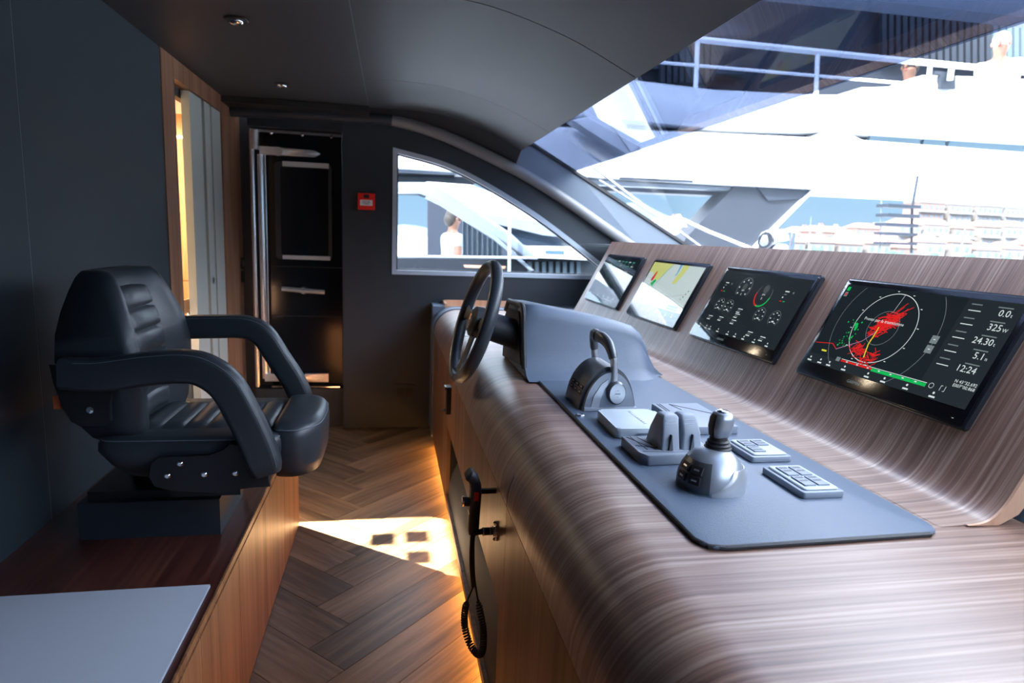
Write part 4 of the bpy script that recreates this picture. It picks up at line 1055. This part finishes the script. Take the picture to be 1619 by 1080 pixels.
# ribbed centre panel of the backrest
def ribs(fn, u0, u1, v0, v1, nr, amp, nu=16, per=9):
    """fn(u,v,h) -> point; channels run along u"""
    rows = []
    for i in range(nr*per+1):
        q = i/(nr*per); ph = (q*nr) % 1 if i < nr*per else 0
        h = amp*(abs(math.sin(PI*q*nr))**.45)
        row = []
        for k in range(nu+1):
            w = k/nu; edge = min(1, min(w, 1-w)*8)**.6
            row.append(tuple(fn(u0+(u1-u0)*w, v0+(v1-v0)*q, h*edge)))
        rows.append(row)
    mb = MB(); mb.loft(rows, closed=False, caps=False); return mb
ribs(lambda u, v, h: (bxf(yc+u, v)+.001+h, yc+u, v), -.120, .120, .845, 1.235, 6, .011).build('rib_panel', M['leather'], t, sharp=80)
mb = MB()
for s_ in (-1, 1):
    mb.tube([(bxf(yc+s_*.128, z)+.001, yc+s_*.128, z) for z in [.84+.02*k for k in range(21)]], .0016, n=6)
    mb.tube([(bxf(yc+s_*(lerpt(BK, z)[3]-.03), z)-.001, yc+s_*(lerpt(BK, z)[3]-.028), z) for z in [.83+.02*k for k in range(22)]], .0014, n=6)
mb.build('stitching', M['stitch'], t)
# black plates beside the back, bolt and orange tab
Pn = [at(x, y, 'y', 1.838) for x, y in ((80, 575), (88, 605), (100, 640), (115, 665), (130, 673), (165, 673), (178, 664), (176, 640), (178, 618), (192, 600), (192, 585))]
for y0_, y1_ in ((1.826, 1.842), (2.338, 2.354)):
    MB().prism([(p.x, p.z) for p in Pn], 'y', y0_, y1_, .002, 1).build('back_plate', M['plate'], t)
p = at(143, 648, 'y', 1.826); MB().lathe([(.001, 0), (.009, 0), (.009, .004), (.005, .006), (.001, .006)], p, (0, -1, 0), 16).build('bolt', M['chrome'], t)
p = at(90, 637, 'y', 1.84); MB().box(p.x-.010, p.x+.006, 1.842, 1.856, p.z-.018, p.z+.018, .003).build('tab', M['orange'], t)
# armrests
def arm(px, Y, hy, hz, name='armrest'):
    P = [at(x, y, 'y', Y) for x, y in px]; P = smoothpath(P, 5)
    S = rrect(-hz/hy, hz/hy, -1, 1, .62, 4)
    k = len(P); rs = [.93+.07*min(1, i/6) for i in range(k)]; rs[-1] = .8; rs[-2] = .95
    MB().tube(P, hy, sec=S, up=(0, 1, 0), rs=rs).build(name, M['leather'], t, sharp=60)
    mb = MB()
    Q = []
    for i in range(2, k-1):
        tg = (P[min(i+1, k-1)]-P[i-1]).normalized(); n_ = Vector((-tg.z, 0, tg.x))
        if n_.z < 0 and n_.x < 0: n_ = -n_
        Q.append(P[i] + n_*hz*.80*rs[i])
    for s_ in (-1, 1): mb.tube([(q.x, Y+s_*(hy*.90), q.z) for q in Q], .0010, n=5)
    mb.build('stitching', M['stitch'], t)
arm([(98, 590), (160, 592), (230, 583), (290, 579), (325, 586), (358, 610), (383, 652), (408, 704), (424, 748)], 1.83, .032, .045)
arm([(262, 520), (300, 517), (346, 516), (388, 517), (416, 530), (441, 567), (463, 600), (480, 635)], 2.345, .032, .040)
# seat
so_ = roundpoly([(-.80, 1.865), (-.34, 1.855), (-.30, 1.90), (-.30, 2.28), (-.34, 2.325), (-.80, 2.315)], [.05, .03, .04, .04, .03, .05], 4)
def scale_o(P, k, dx=0):
    cx_ = sum(p[0] for p in P)/len(P); cy_ = sum(p[1] for p in P)/len(P); return [(cx_+(p[0]-cx_)*k+dx, cy_+(p[1]-cy_)*k) for p in P]
rings = [[(p[0], p[1], z) for p in scale_o(so_, k, dx)] for k, z, dx in ((.70, .690, .03), (.86, .712, .02), (.95, .75, .01), (1.0, .79, 0), (.995, .812, 0), (.965, .828, 0), (.90, .834, 0), (.5, .836, 0))]
MB().loft(rings).build('seat', M['leather'], t, sharp=70)
ribs(lambda u, v, h: (v, yc+u, .8345+h), -.150, .150, -.715, -.345, 6, .013, nu=18).build('rib_panel', M['leather'], t, sharp=80)
bo = roundpoly([(-.335, 1.895), (-.262, 1.882), (-.205, 1.95), (-.195, 2.09), (-.205, 2.23), (-.262, 2.30), (-.335, 2.285)], [.02, .04, .05, .08, .05, .04, .02], 4)
rings = [[(p[0], p[1], z) for p in scale_o(bo, k, dx)] for k, z, dx in ((.62, .675, -.02), (.88, .690, -.008), (.98, .73, -.002), (1.0, .78, 0), (1.0, .815, 0), (.97, .840, -.002), (.90, .852, -.006), (.70, .858, -.010))]
MB().loft(rings).build('front_bolster', M['leather'], t, sharp=70)
MB().tube([(p[0], p[1], .838) for p in scale_o(bo, .975, -.002)], .0016, n=6, closed=True).build('stitching', M['stitch'], t)
mb = MB()
mb.tube([(p[0], p[1], .823) for p in scale_o(so_, .978)], .0016, n=6, closed=True); mb.build('stitching', M['stitch'], t)
Ps = [at(x, y, 'y', 1.845) for x, y in ((236, 752), (240, 730), (252, 721), (330, 720), (352, 712), (365, 700), (388, 704), (425, 745), (428, 768), (400, 768), (345, 778), (280, 776), (245, 768))]
for y0_, y1_ in ((1.836, 1.850), (2.33, 2.344)):
    sp = MB().prism([(p.x, p.z) for p in Ps], 'y', y0_, y1_, .002, 1).build('side_plate', M['plate'], t)
for x, y in ((285, 733), (265, 752), (323, 750), (372, 748)):
    p = at(x, y, 'y', 1.836); MB().lathe([(.001, 0), (.0085, 0), (.0085, .004), (.005, .007), (.001, .007)], p, (0, -1, 0), 16).build('bolt', M['chrome'], t)
MB().box(-.60, -.42, 1.86, 2.32, .66, .70, .01).build('seat_frame', M['plate'], t)

# ================================================================== OUTSIDE
# harbour water and far shore
wtr = MB().box(-600, 1600, 5, 1500, -5.2, -5.0).build('harbour_water', M['water']); wtr['kind'] = 'structure'
q_ = MB().box(-300, 700, 150, 1400, -5.0, -3.6).build('quay_ground', M['stone']); q_['kind'] = 'structure'
hl = MB(); rows = []
for j in range(9):
    row = []
    for i in range(60):
        x = -200+i*28; v = j/8; h = 60*math.exp(-((x-520)/85)**2)+28*math.exp(-((x-380)/120)**2)+26*math.exp(-((x-1000)/320)**2)+18+4*math.sin(x*.05)
        row.append((x, 1150+60*j, -4+h*math.sin(PI*v)**.7))
    rows.append(row)
hl.loft(rows, closed=False, caps=False); o = hl.build('hill', M['hillm'], sharp=80); o['kind'] = 'structure'

# neighbouring motor yacht, lying parallel about 9 m away
YA = 6.6; KY = YA/9.0
ny_ = empty('neighbour_yacht', (5, 7.2, -5), 'large white motor yacht moored alongside, filling the view through the glass', 'yacht')
def face(px, Y, dep, m, name, r=0, parent=None):
    P = [at(x, y, 'y', Y) for x, y in px]
    return MB().prism([(p.x, p.z) for p in P], 'y', Y, Y+dep, r, 2).build(name, m, parent or ny_)
face([(900, 118), (1010, 128), (1130, 142), (1290, 150), (1345, 155), (1366, 137), (1430, 141), (1462, 118), (1530, 121), (1760, 131), (1760, 235), (1619, 226), (1365, 210), (1140, 204), (1000, 190), (860, 178)], YA, .5, M['gel'], 'upper_bulwark', .03)
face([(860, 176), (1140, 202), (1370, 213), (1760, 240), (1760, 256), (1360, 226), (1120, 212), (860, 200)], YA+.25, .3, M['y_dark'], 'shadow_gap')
for a, b in ((1372, 1455), (1457, 1495), (1497, 1640), (1642, 1760)):
    yy = lambda x, k: 209+(x-1370)*.062+k
    face([(a+6, yy(a, 2)), (b, yy(b, 2)), (b, yy(b, 20)), (a, yy(a, 20))], YA+.15, .05, M['y_blue'], 'window')
face([(860, 199), (1100, 209), (1280, 222), (1302, 209), (1345, 211), (1362, 226), (1619, 241), (1760, 249), (1760, 324), (1165, 293), (960, 281), (830, 268)], YA-.05, .9, M['gel'], 'main_deck_band', .03)
face([(980, 280), (1096, 285), (1096, 289), (980, 284)], YA-.07, .02, M['y_dark'], 'groove_line')
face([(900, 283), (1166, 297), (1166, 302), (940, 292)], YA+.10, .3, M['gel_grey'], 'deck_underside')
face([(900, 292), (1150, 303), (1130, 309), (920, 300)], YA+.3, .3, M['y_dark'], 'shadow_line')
face([(1165, 291), (1285, 299), (1195, 389), (1178, 412), (1064, 412), (1085, 376)], YA+.05, .35, M['y_grey'], 'raked_pylon')
face([(1285, 299), (1290, 299), (1200, 390), (1182, 412), (1177, 412), (1195, 388)], YA, .42, M['gel'], 'pylon_edge')
face([(1195, 293), (1284, 298), (1268, 314), (1215, 318)], YA+.02, .03, M['y_dark'], 'grille')
# upper deck: dark saloon wall with curtains, hardtop, rails
face([(900, -190), (1900, -190), (1900, 170), (900, 150)], YA+1.55, .2, M['y_dark'], 'saloon_wall')
face([(900, 20), (1180, 40), (1180, 118), (900, 100)], YA+1.45, .08, M['y_glass'], 'saloon_window')
for i in range(26):
    x0 = 1395+i*11; face([(x0, -30+i*.3), (x0+7, -30+i*.3), (x0+7, 95+i), (x0, 94+i)], YA+1.4, .06, M['curtain'] if x0 > 1560 else M['y_grey'], 'curtain_fold')
for i in range(9): face([(1045+i*10, 60), (1051+i*10, 60), (1051+i*10, 130), (1045+i*10, 130)], YA+1.4, .06, M['y_grey'], 'curtain_fold')
face([(1210, -70), (1900, -70), (1900, 56), (1619, 27), (1345, -3), (1210, -16)], YA-.1, .30, M['gel_grey'], 'hardtop', .02)
def rail(px, Y, r, name, m='gel'):
    MB().tube([at(x, y, 'y', Y) for x, y in px], r*KY, n=10).build(name, M[m], ny_)
rail([(880, 40), (1080, 60), (1350, 88), (1619, 114), (1760, 127)], YA+.15, .045, 'top_rail')
rail([(880, 84), (1047, 99), (1456, 134), (1760, 158)], YA+.15, .022, 'mid_rail')
for x, ya, yb in ((935, 45, 125), (1102, 64, 140), (1292, 82, 152), (1470, 100, 128), (1660, 118, 130)): rail([(x+1, ya), (x-2, yb)], YA+.15, .034, 'rail_post')
face([(1478, 112), (1502, 114), (1502, 119), (1511, 120), (1511, 141), (1487, 140), (1487, 118), (1478, 117)], YA-.06, .04, M['y_grey'], 'lamp_bracket')
pp = at(1503, 118, 'y', YA-.1); MB().cyl((pp.x, pp.y, pp.z-.06), (pp.x, pp.y, pp.z+.07), .03, n=12).build('deck_lamp', M['gel'], ny_)
# slanted white coaming panels seen through the tinted pane, upper left
face([(903, 190), (958, 178), (1020, 240), (1000, 250), (960, 225)], YA-.3, .2, M['gel'], 'coaming_panel', .02)
face([(955, 180), (972, 178), (1014, 232), (998, 240)], YA-.33, .03, M['gel'], 'coaming_trim')
# midships, seen through the side window
face([(560, 225), (760, 238), (900, 262), (930, 268), (930, 285), (700, 270), (560, 262)], YA, .6, M['gel'], 'flybridge_side', .02)
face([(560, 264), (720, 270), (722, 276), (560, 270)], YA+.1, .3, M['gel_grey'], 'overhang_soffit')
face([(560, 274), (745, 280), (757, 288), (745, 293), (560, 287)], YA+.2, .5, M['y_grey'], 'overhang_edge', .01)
face([(674, 287), (745, 292), (830, 325), (900, 350), (940, 362), (940, 373), (760, 340), (700, 303)], YA+.02, .5, M['gel'], 'cabin_roof', .02)
face([(757, 336), (860, 352), (935, 370), (940, 380), (860, 372), (775, 352)], YA-.02, .2, M['gel_grey'], 'roof_edge')
face([(775, 350), (870, 366), (945, 388), (945, 392), (835, 390), (800, 372)], YA+.05, .1, M['y_glass'], 'cabin_window')
face([(560, 290), (636, 288), (676, 288), (705, 303), (805, 366), (850, 407), (830, 407), (785, 374), (700, 316), (665, 303), (560, 303)], YA-.15, .35, M['gel_grey'], 'raked_arch', .02)
face([(675, 309), (700, 320), (786, 375), (845, 428), (838, 428), (782, 380), (697, 325), (672, 313)], YA-.2, .06, M['gel_grey'], 'arch_moulding')
face([(676, 300), (702, 318), (786, 376), (830, 408), (830, 445), (676, 445)], YA+2.9, .1, M['y_dark'], 'salon_interior')
for i in range(8): face([(732+i*8, 329+i*6), (737+i*8, 332+i*6), (737+i*8, 440), (732+i*8, 440)], YA+.5, .05, M['curtain'], 'curtain_fold')
face([(815, 389), (945, 391), (945, 412), (850, 408)], YA-.1, .3, M['gel'], 'lower_bulwark', .01)
tt = at(862, 400, 'y', YA-.105)
MB().box(tt.x, tt.x+.20, YA-.11, YA-.10, tt.z-.004, tt.z+.03).build('name_lettering', mat('blue_lettering', (.05, .10, .3), .5), ny_)
face([(560, 408), (850, 408), (945, 413), (945, 470), (560, 470)], YA+.1, .2, M['y_grey'], 'lower_side')
for i in range(8): face([(835+i*11, 414), (841+i*11, 414), (841+i*11, 440), (835+i*11, 440)], YA+.06, .04, M['curtain'], 'curtain_fold')
face([(733, 419), (800, 421), (798, 425), (735, 423)], YA-.0, .03, M['edge_wood'], 'wooden_rail_cap')
rail([(600, 405), (850, 408)], YA-.25, .018, 'side_rail', 'sill'); rail([(806, 322), (805, 440)], YA-.25, .022, 'side_post', 'sill')
MB().box(-4, 14, YA+.4, YA+6, -5, .2).build('hull', M['gel'], ny_)
# lower side lit hull under the open deck
face([(1040, 352), (1058, 346), (1078, 368), (1070, 372)], 6.2, .2, M['gel'], 'bow_chock', .02)
# boarding stair: five dark treads beside a slanted pole
t = empty('boarding_stair', (at(1420, 385, 'y', 6.3)), 'five dark open treads beside a thin pole outside the windscreen', 'stair')
for x0, x1, y, h in ((1396, 1447, 326, 4), (1395, 1445, 341, 4), (1393, 1443, 355.5, 4), (1392, 1442, 370, 3.4), (1391, 1441, 385, 3)):
    a, b = at(x0, y-1, 'y', 6.3), at(x1, y+1, 'y', 6.3); hh = h*.0082
    MB().box(a.x, b.x, 6.22, 6.40, a.z-hh/2, a.z+hh/2, .006, 1).build('tread', M['y_dark'], t)
MB().tube([at(1451, 278, 'y', 6.35), at(1442, 330, 'y', 6.35), at(1441, 400, 'y', 6.35)], .014, n=8).build('pole', M['y_grey'], t)
MB().tube([at(1394, 300, 'y', 6.35), at(1391, 400, 'y', 6.35)], .006, n=8).build('pole', M['gel_grey'], t)

# our own foredeck outside the windscreen with searchlight and rail
fd = MB().prism([(2.42, 1.25), (2.9, 1.335), (5.5, 1.15), (5.5, .6), (2.42, .6)], 'y', -1.0, 4.9, .02).build('trim_8', M['gel']); fd['kind'] = 'structure'
c_ = at(1222, 377, 'y', 4.2)
t = empty('searchlight', (c_.x, 4.2, 1.31), 'chrome domed searchlight on the foredeck just outside the windscreen', 'searchlight')
MB().lathe([(.001, 0), (.07, 0), (.07, .012), (.035, .03), (.03, .06), (.001, .06)], (c_.x, 4.2, c_.z-.135), n=22).build('base', M['chrome'], t)
MB().lathe([(.001, -.10), (.085, -.095), (.105, -.055), (.108, .0), (.096, .03), (.068, .052), (.03, .062), (.001, .064)], (c_.x+.01, 4.2, c_.z-.01), (.25, .1, 1), 26).build('dome', M['chrome'], t)
MB().lathe([(.001, 0), (.055, 0), (.062, .02), (.058, .04), (.001, .04)], (c_.x-.05, 4.17, c_.z-.02), (-.9, -.35, .1), 22).build('lamp_ring', M['screen_black'], t)
for k in (0, 1): MB().box(c_.x+.105+.035*k, c_.x+.125+.035*k, 4.18, 4.24, c_.z-.07, c_.z+.045, .006).build('horn_bracket', M['chrome'], t)
t = empty('deck_rail', at(1070, 350, 'y', 4.9), 'slim chrome rail running down outside the windscreen pillar', 'rail')
MB().tube([at(1075, 345, 'y', 4.9), at(1120, 366, 'y', 4.9), at(1185, 392, 'y', 4.9)], .014, n=10).build('tube', M['chrome'], t)
MB().tube([at(935, 262, 'y', 4.75), at(1000, 312, 'y', 4.75), at(1110, 392, 'y', 4.75)], .010, n=8).build('tube', M['chrome'], t)
MB().tube([at(948, 285, 'y', 4.75), at(1035, 340, 'y', 4.75), at(1095, 380, 'y', 4.75)], .007, n=8).build('tube', M['steel'], t)
a = at(1073, 346, 'y', 4.9); MB().loft([[(a.x-.06, 4.86, a.z-.06), (a.x+.06, 4.86, a.z-.06), (a.x+.06, 4.96, a.z-.06), (a.x-.06, 4.96, a.z-.06)], [(a.x-.01, 4.9, a.z+.035), (a.x+.01, 4.9, a.z+.035), (a.x+.01, 4.92, a.z+.035), (a.x-.01, 4.92, a.z+.035)]]).build('end_fitting', M['gel'], t)

# ---- people on the neighbouring yacht
def skinmesh(name, pts, edges, rad, m, parent, sub=2, root=0):
    me = bpy.data.meshes.new(name); Mi = WM[parent.name].inverted()
    me.from_pydata([tuple(Mi @ Vector(p)) for p in pts], edges, []); me.materials.append(m)
    o = bpy.data.objects.new(name, me); COL.objects.link(o); o.parent = parent
    sm = o.modifiers.new('skin', 'SKIN'); sm.use_smooth_shade = True
    lay = me.skin_vertices[0].data if me.skin_vertices else None
    if lay is None:
        bm = bmesh.new(); bm.from_mesh(me); bm.verts.layers.skin.verify(); bm.to_mesh(me); bm.free(); lay = me.skin_vertices[0].data
    for i, r in enumerate(rad):
        lay[i].radius = (r, r) if isinstance(r, (int, float)) else r; lay[i].use_root = (i == root)
    s = o.modifiers.new('sub', 'SUBSURF'); s.levels = sub; s.render_levels = sub
    return o
def person(x, y, z, face_deg, lab, shirt, skin, hair, lean=0, arm_up=False, seated=False):
    t = empty('person', (x, y, z), lab, 'person')
    R = Matrix.Rotation(math.radians(face_deg), 4, 'Z'); O = Vector((x, y, z))
    def P(f, s, h): return tuple(O + R @ Vector((f + lean*max(0, h-.95), s, h)))   # forward, side, height
    pts = [P(0, 0, .98), P(0, 0, 1.18), P(0, 0, 1.38), P(0, 0, 1.50), P(.015, 0, 1.60), P(.025, 0, 1.68)]
    ed = [(0, 1), (1, 2), (2, 3), (3, 4), (4, 5)]; rad = [.13, .12, .14, .055, .085, .09]
    for s in (-1, 1):
        b = len(pts)
        if arm_up and s == 1: A = [P(.0, s*.17, 1.42), P(.10, s*.22, 1.20), P(.26, s*.08, 1.33), P(.30, s*.04, 1.44)]
        else: A = [P(.0, s*.17, 1.42), P(-.01, s*.23, 1.15), P(.12, s*.22, .95), P(.19, s*.20, .88)]
        pts += A; ed += [(2, b), (b, b+1), (b+1, b+2), (b+2, b+3)]; rad += [.065, .045, .034, .03]
        for q in range(5):       # fingers
            c = len(pts); base = Vector(A[3]); dr = (Vector(A[3])-Vector(A[2])).normalized(); sd_ = R @ Vector((0, 1, 0))
            pts += [tuple(base+dr*.03+sd_*(.014*(q-2))), tuple(base+dr*(.085-.008*abs(q-2))+sd_*(.016*(q-2)))]; ed += [(b+3, c), (c, c+1)]; rad += [.010, .008]
        c = len(pts)
        L = [P(0, s*.09, .92), P(.03 if not seated else .40, s*.11, .50 if not seated else .92), P(0 if not seated else .42, s*.11, .09 if not seated else .48), P(.14 if not seated else .54, s*.12, .04 if not seated else .44)]
        pts += L; ed += [(0, c), (c, c+1), (c+1, c+2), (c+2, c+3)]; rad += [.095, .065, .045, .04]
    skinmesh('body', pts, ed, rad, skin, t)
    sp = [P(0, 0, .95), P(0, 0, 1.18), P(0, 0, 1.38), P(0, 0, 1.46)]; se = [(0, 1), (1, 2), (2, 3)]; sr = [.158, .145, .165, .085]
    for s in (-1, 1):
        b = len(sp); sp += [P(0, s*.18, 1.42), P(.0 if not (arm_up and s == 1) else .05, s*.215, 1.28)]; se += [(2, b), (b, b+1)]; sr += [.088, .072]
    skinmesh('shirt', sp, se, sr, shirt, t)
    tp = [P(0, 0, .93)]; te = []; tr_ = [.152]
    for s in (-1, 1):
        b = len(tp); k_ = seated
        tp += [P(0, s*.09, .88), P(.03 if not k_ else .40, s*.11, .50 if not k_ else .92), P(0 if not k_ else .42, s*.11, .12 if not k_ else .5)]; te += [(0, b), (b, b+1), (b+1, b+2)]; tr_ += [.105, .08, .06]
    skinmesh('trousers', tp, te, tr_, M['trouser'], t)
    h = Vector(P(.0, 0, 1.70)); hm = MB()
    hm.ball((h.x, h.y, h.z+.012), (.098, .098, .105), 18, 10); hm.ball(tuple(Vector(P(-.035, 0, 1.66))), (.085, .085, .10), 16, 8); hm.build('hair', hair, t, sharp=80)
    fm = MB(); f_ = Vector(P(.105, 0, 1.665)); fm.ball(tuple(f_), (.022, .018, .03), 10, 6); 
    for s in (-1, 1): fm.ball(tuple(Vector(P(.02, s*.092, 1.665))), (.018, .012, .03), 8, 6)
    fm.build('nose_and_ears', skin, t, sharp=80)
    em_ = MB()
    for s in (-1, 1): em_.ball(tuple(Vector(P(.098, s*.034, 1.69))), (.010, .010, .008), 8, 5)
    em_.build('eyes', M['rubber'], t, sharp=80)
    MB().ball(tuple(Vector(P(.103, 0, 1.625))), (.012, .026, .006), 8, 5).build('mouth', M['red_t'], t, sharp=80)
    return t
p = at(716, 345, 'y', 8.7); person(p.x, 8.72, p.z-1.68, 20, 'standing man in a pale polo shirt seen through the side window', M['shirt_g'], M['skin_d'], M['hair_b'])
p = at(1572, 72, 'y', 7.35); person(p.x+.12, 7.35, p.z-1.66, 215, 'white-haired man in a white shirt leaning at the upper deck rail', M['shirt_w'], M['skin'], M['hair_w'], lean=.12, arm_up=True)
p = at(1443, 116, 'y', 7.75); person(p.x, 7.75, p.z-1.60, 200, 'person in pale clothes half hidden behind the upper deck bulwark', M['shirt_w'], M['skin_d'], M['hair_b'], lean=.1)

# ---- town on the far shore
rn = random.Random(11)
def building(x, y, w, h, dpt, m, rf, label, nst=None, flat=False):
    t = empty('town_building', (x, y, -3.6), label, 'building', 'white town buildings on the far shore')
    MB().box(x-w/2, x+w/2, y, y+dpt, -3.6, -3.6+h).build('wall', m, t)
    if flat: MB().box(x-w/2-.3, x+w/2+.3, y-.3, y+dpt, -3.6+h, -3.6+h+.5).build('roof', M['bld2'], t)
    else:
        rm = MB(); z = -3.6+h; rm.loft([[(x-w/2-.4, y-.4, z), (x+w/2+.4, y-.4, z), (x+w/2+.4, y+dpt, z), (x-w/2-.4, y+dpt, z)], [(x-w/4, y+dpt*.4, z+1.9), (x+w/4, y+dpt*.4, z+1.9), (x+w/4, y+dpt*.6, z+1.9), (x-w/4, y+dpt*.6, z+1.9)]]); rm.build('roof', rf, t)
    wm = MB(); n = max(2, int(w/2.2)); fl_ = max(2, int(h/3.0))
    for i in range(n):
        for j in range(fl_):
            wx = x-w/2+w*(i+.5)/n; wz = -3.6+h*(j+.35)/fl_; wm.box(wx-.45, wx+.45, y-.12, y+.05, wz, wz+1.3)
    o = wm.build('windows', M['win'], t); o['kind'] = 'stuff'
    if h > 13:
        bmn = MB()
        for j in range(1, fl_): bmn.box(x-w/2, x+w/2, y-1.2, y, -3.6+h*j/fl_-.1, -3.6+h*j/fl_+.5)
        bmn.build('balcony', M['bld2'], t)
    if rn.random() < .5: MB().box(x+w*.1, x+w*.1+1.2, y+dpt*.4, y+dpt*.4+1, -3.6+h, -3.6+h+2.8).build('chimney', m, t)
    return t
ORD = ['first', 'second', 'third', 'fourth', 'fifth', 'sixth', 'seventh', 'eighth', 'ninth', 'tenth', 'eleventh', 'twelfth', 'thirteenth', 'fourteenth', 'fifteenth', 'sixteenth']
for row, (yy, n) in enumerate(((158, 15), (185, 15), (220, 14))):
    pitch = (1.20-.36)*yy/n
    for i in range(n):
        x = .36*yy + pitch*(i+.5); q = x/yy
        h = (rn.uniform(6.0, 8.5), rn.uniform(8.5, 11.0)+(4 if q > .84 else 0), rn.uniform(10, 12.5)+(10 if q > .88 else 0)+(3 if q > .80 else 0))[row]
        k = rn.randrange(4); m = (M['bld'], M['bld2'], M['bld2'], M['bld3'])[k]; cn = ('cream', 'white', 'white', 'pinkish')[k]
        kind_ = 'tall %s balcony block with flat roof' % cn if h > 15 else '%s house with terracotta roof' % cn
        building(x, yy, pitch*rn.uniform(.72, .94), h, 8, m, M['roof'], '%s, %s from left in the town\'s %s row' % (kind_, ORD[i], ('front', 'middle', 'back')[row]), flat=h > 15)
for i in range(9):
    q = .44+.70*(i+.5)/9; yy = 149; x = q*yy
    t = empty('shore_tree', (x, yy, -3.6), 'dark green quayside tree, %s from the left along the far shore' % ORD[i], 'tree', 'trees along the far quay')
    MB().cyl((x, yy, -3.6), (x, yy, -1.2), .2, n=6).build('trunk', M['y_dark'], t)
    cm = MB()
    for k in range(5): cm.ball((x+rn.gauss(0, .9), yy+rn.gauss(0, .6), -.2+rn.gauss(0, .5)), rn.uniform(.9, 1.4), 8, 6)
    cm.build('crown', M['tree'], t, sharp=80)
# moored boats between
def boat(x, y, L, h, lab, ang=0, mast=0):
    T = Matrix.Translation((x, y, -5)) @ Matrix.Rotation(math.radians(ang), 4, 'Z')
    t = empty('moored_boat', label=lab, cat='boat', group='boats moored in the harbour', mat=T)
    hullp = []
    for u, hw, sh in ((0, .42, 1.0), (.15, .5, 1.0), (.5, .5, 1.05), (.8, .33, 1.25), (.93, .14, 1.45), (1, .02, 1.6)):
        b = L*.24*hw/.5; xx = (u-.5)*L
        hullp.append([(xx*.97, -b*.6, 0), (xx, -b, h*.32*sh), (xx, b, h*.32*sh), (xx*.97, b*.6, 0)])
    MB().loft(hullp).build('hull', M['gel'], t, local=True)
    z = h*.33
    MB().loft([[(-.36*L, -L*.08, z), (.22*L, -L*.07, z), (.22*L, L*.07, z), (-.36*L, L*.08, z)], [(-.34*L, -L*.07, z+h*.28), (.10*L, -L*.06, z+h*.28), (.10*L, L*.06, z+h*.28), (-.34*L, L*.07, z+h*.28)]]).build('cabin', M['gel'], t, local=True)
    MB().loft([[(-.33*L, -L*.083, z+h*.06), (.205*L, -L*.075, z+h*.06), (.205*L, L*.075, z+h*.06), (-.33*L, L*.083, z+h*.06)], [(-.32*L, -L*.078, z+h*.2), (.145*L, -L*.068, z+h*.2), (.145*L, L*.068, z+h*.2), (-.32*L, L*.078, z+h*.2)]]).build('window_band', M['y_glass'], t, local=True)
    z2 = z+h*.28
    MB().box(-.30*L, .0, -L*.05, L*.05, z2+h*.16, z2+h*.22, .02).build('hardtop', M['gel'], t, local=True)
    for sx_ in (-.27*L, -.04*L):
        for sy_ in (-1, 1): MB().box(sx_, sx_+.12, sy_*L*.045-.06, sy_*L*.045+.06, z2, z2+h*.16).build('post', M['gel'], t, local=True)
    if mast: MB().cyl((.0, 0, z2), (.02*L, 0, z2+mast), .12, .06, 8).build('mast', M['gel_grey'], t, local=True)
for q, yy, L, h, ang, mast, lab in ((.50, 90, 14, 5.0, 10, 0, 'white motor boat moored just right of the dark pylon'), (.70, 110, 15, 5.2, 170, 9, 'white boat with a tall mast in the middle of the harbour'),
        (.80, 75, 14, 5.4, 8, 0, 'white cruiser moored behind the dark stair treads'), (.89, 62, 15, 5.6, 172, 0, 'nearest white cruiser with a long dark window band, at the right'),
        (1.0, 85, 19, 6.3, 5, 7, 'largest white yacht near the right edge of the windscreen'), (.03, 30, 14, 4.6, 4, 0, 'white boat seen at the left edge of the side window'), (.075, 55, 18, 6.0, 178, 0, 'white boat farther off in the side window')):
    boat(q*yy, yy, L, h, lab, ang, mast)
# vertical check: nothing hangs from the camera
bpy.context.view_layer.update()
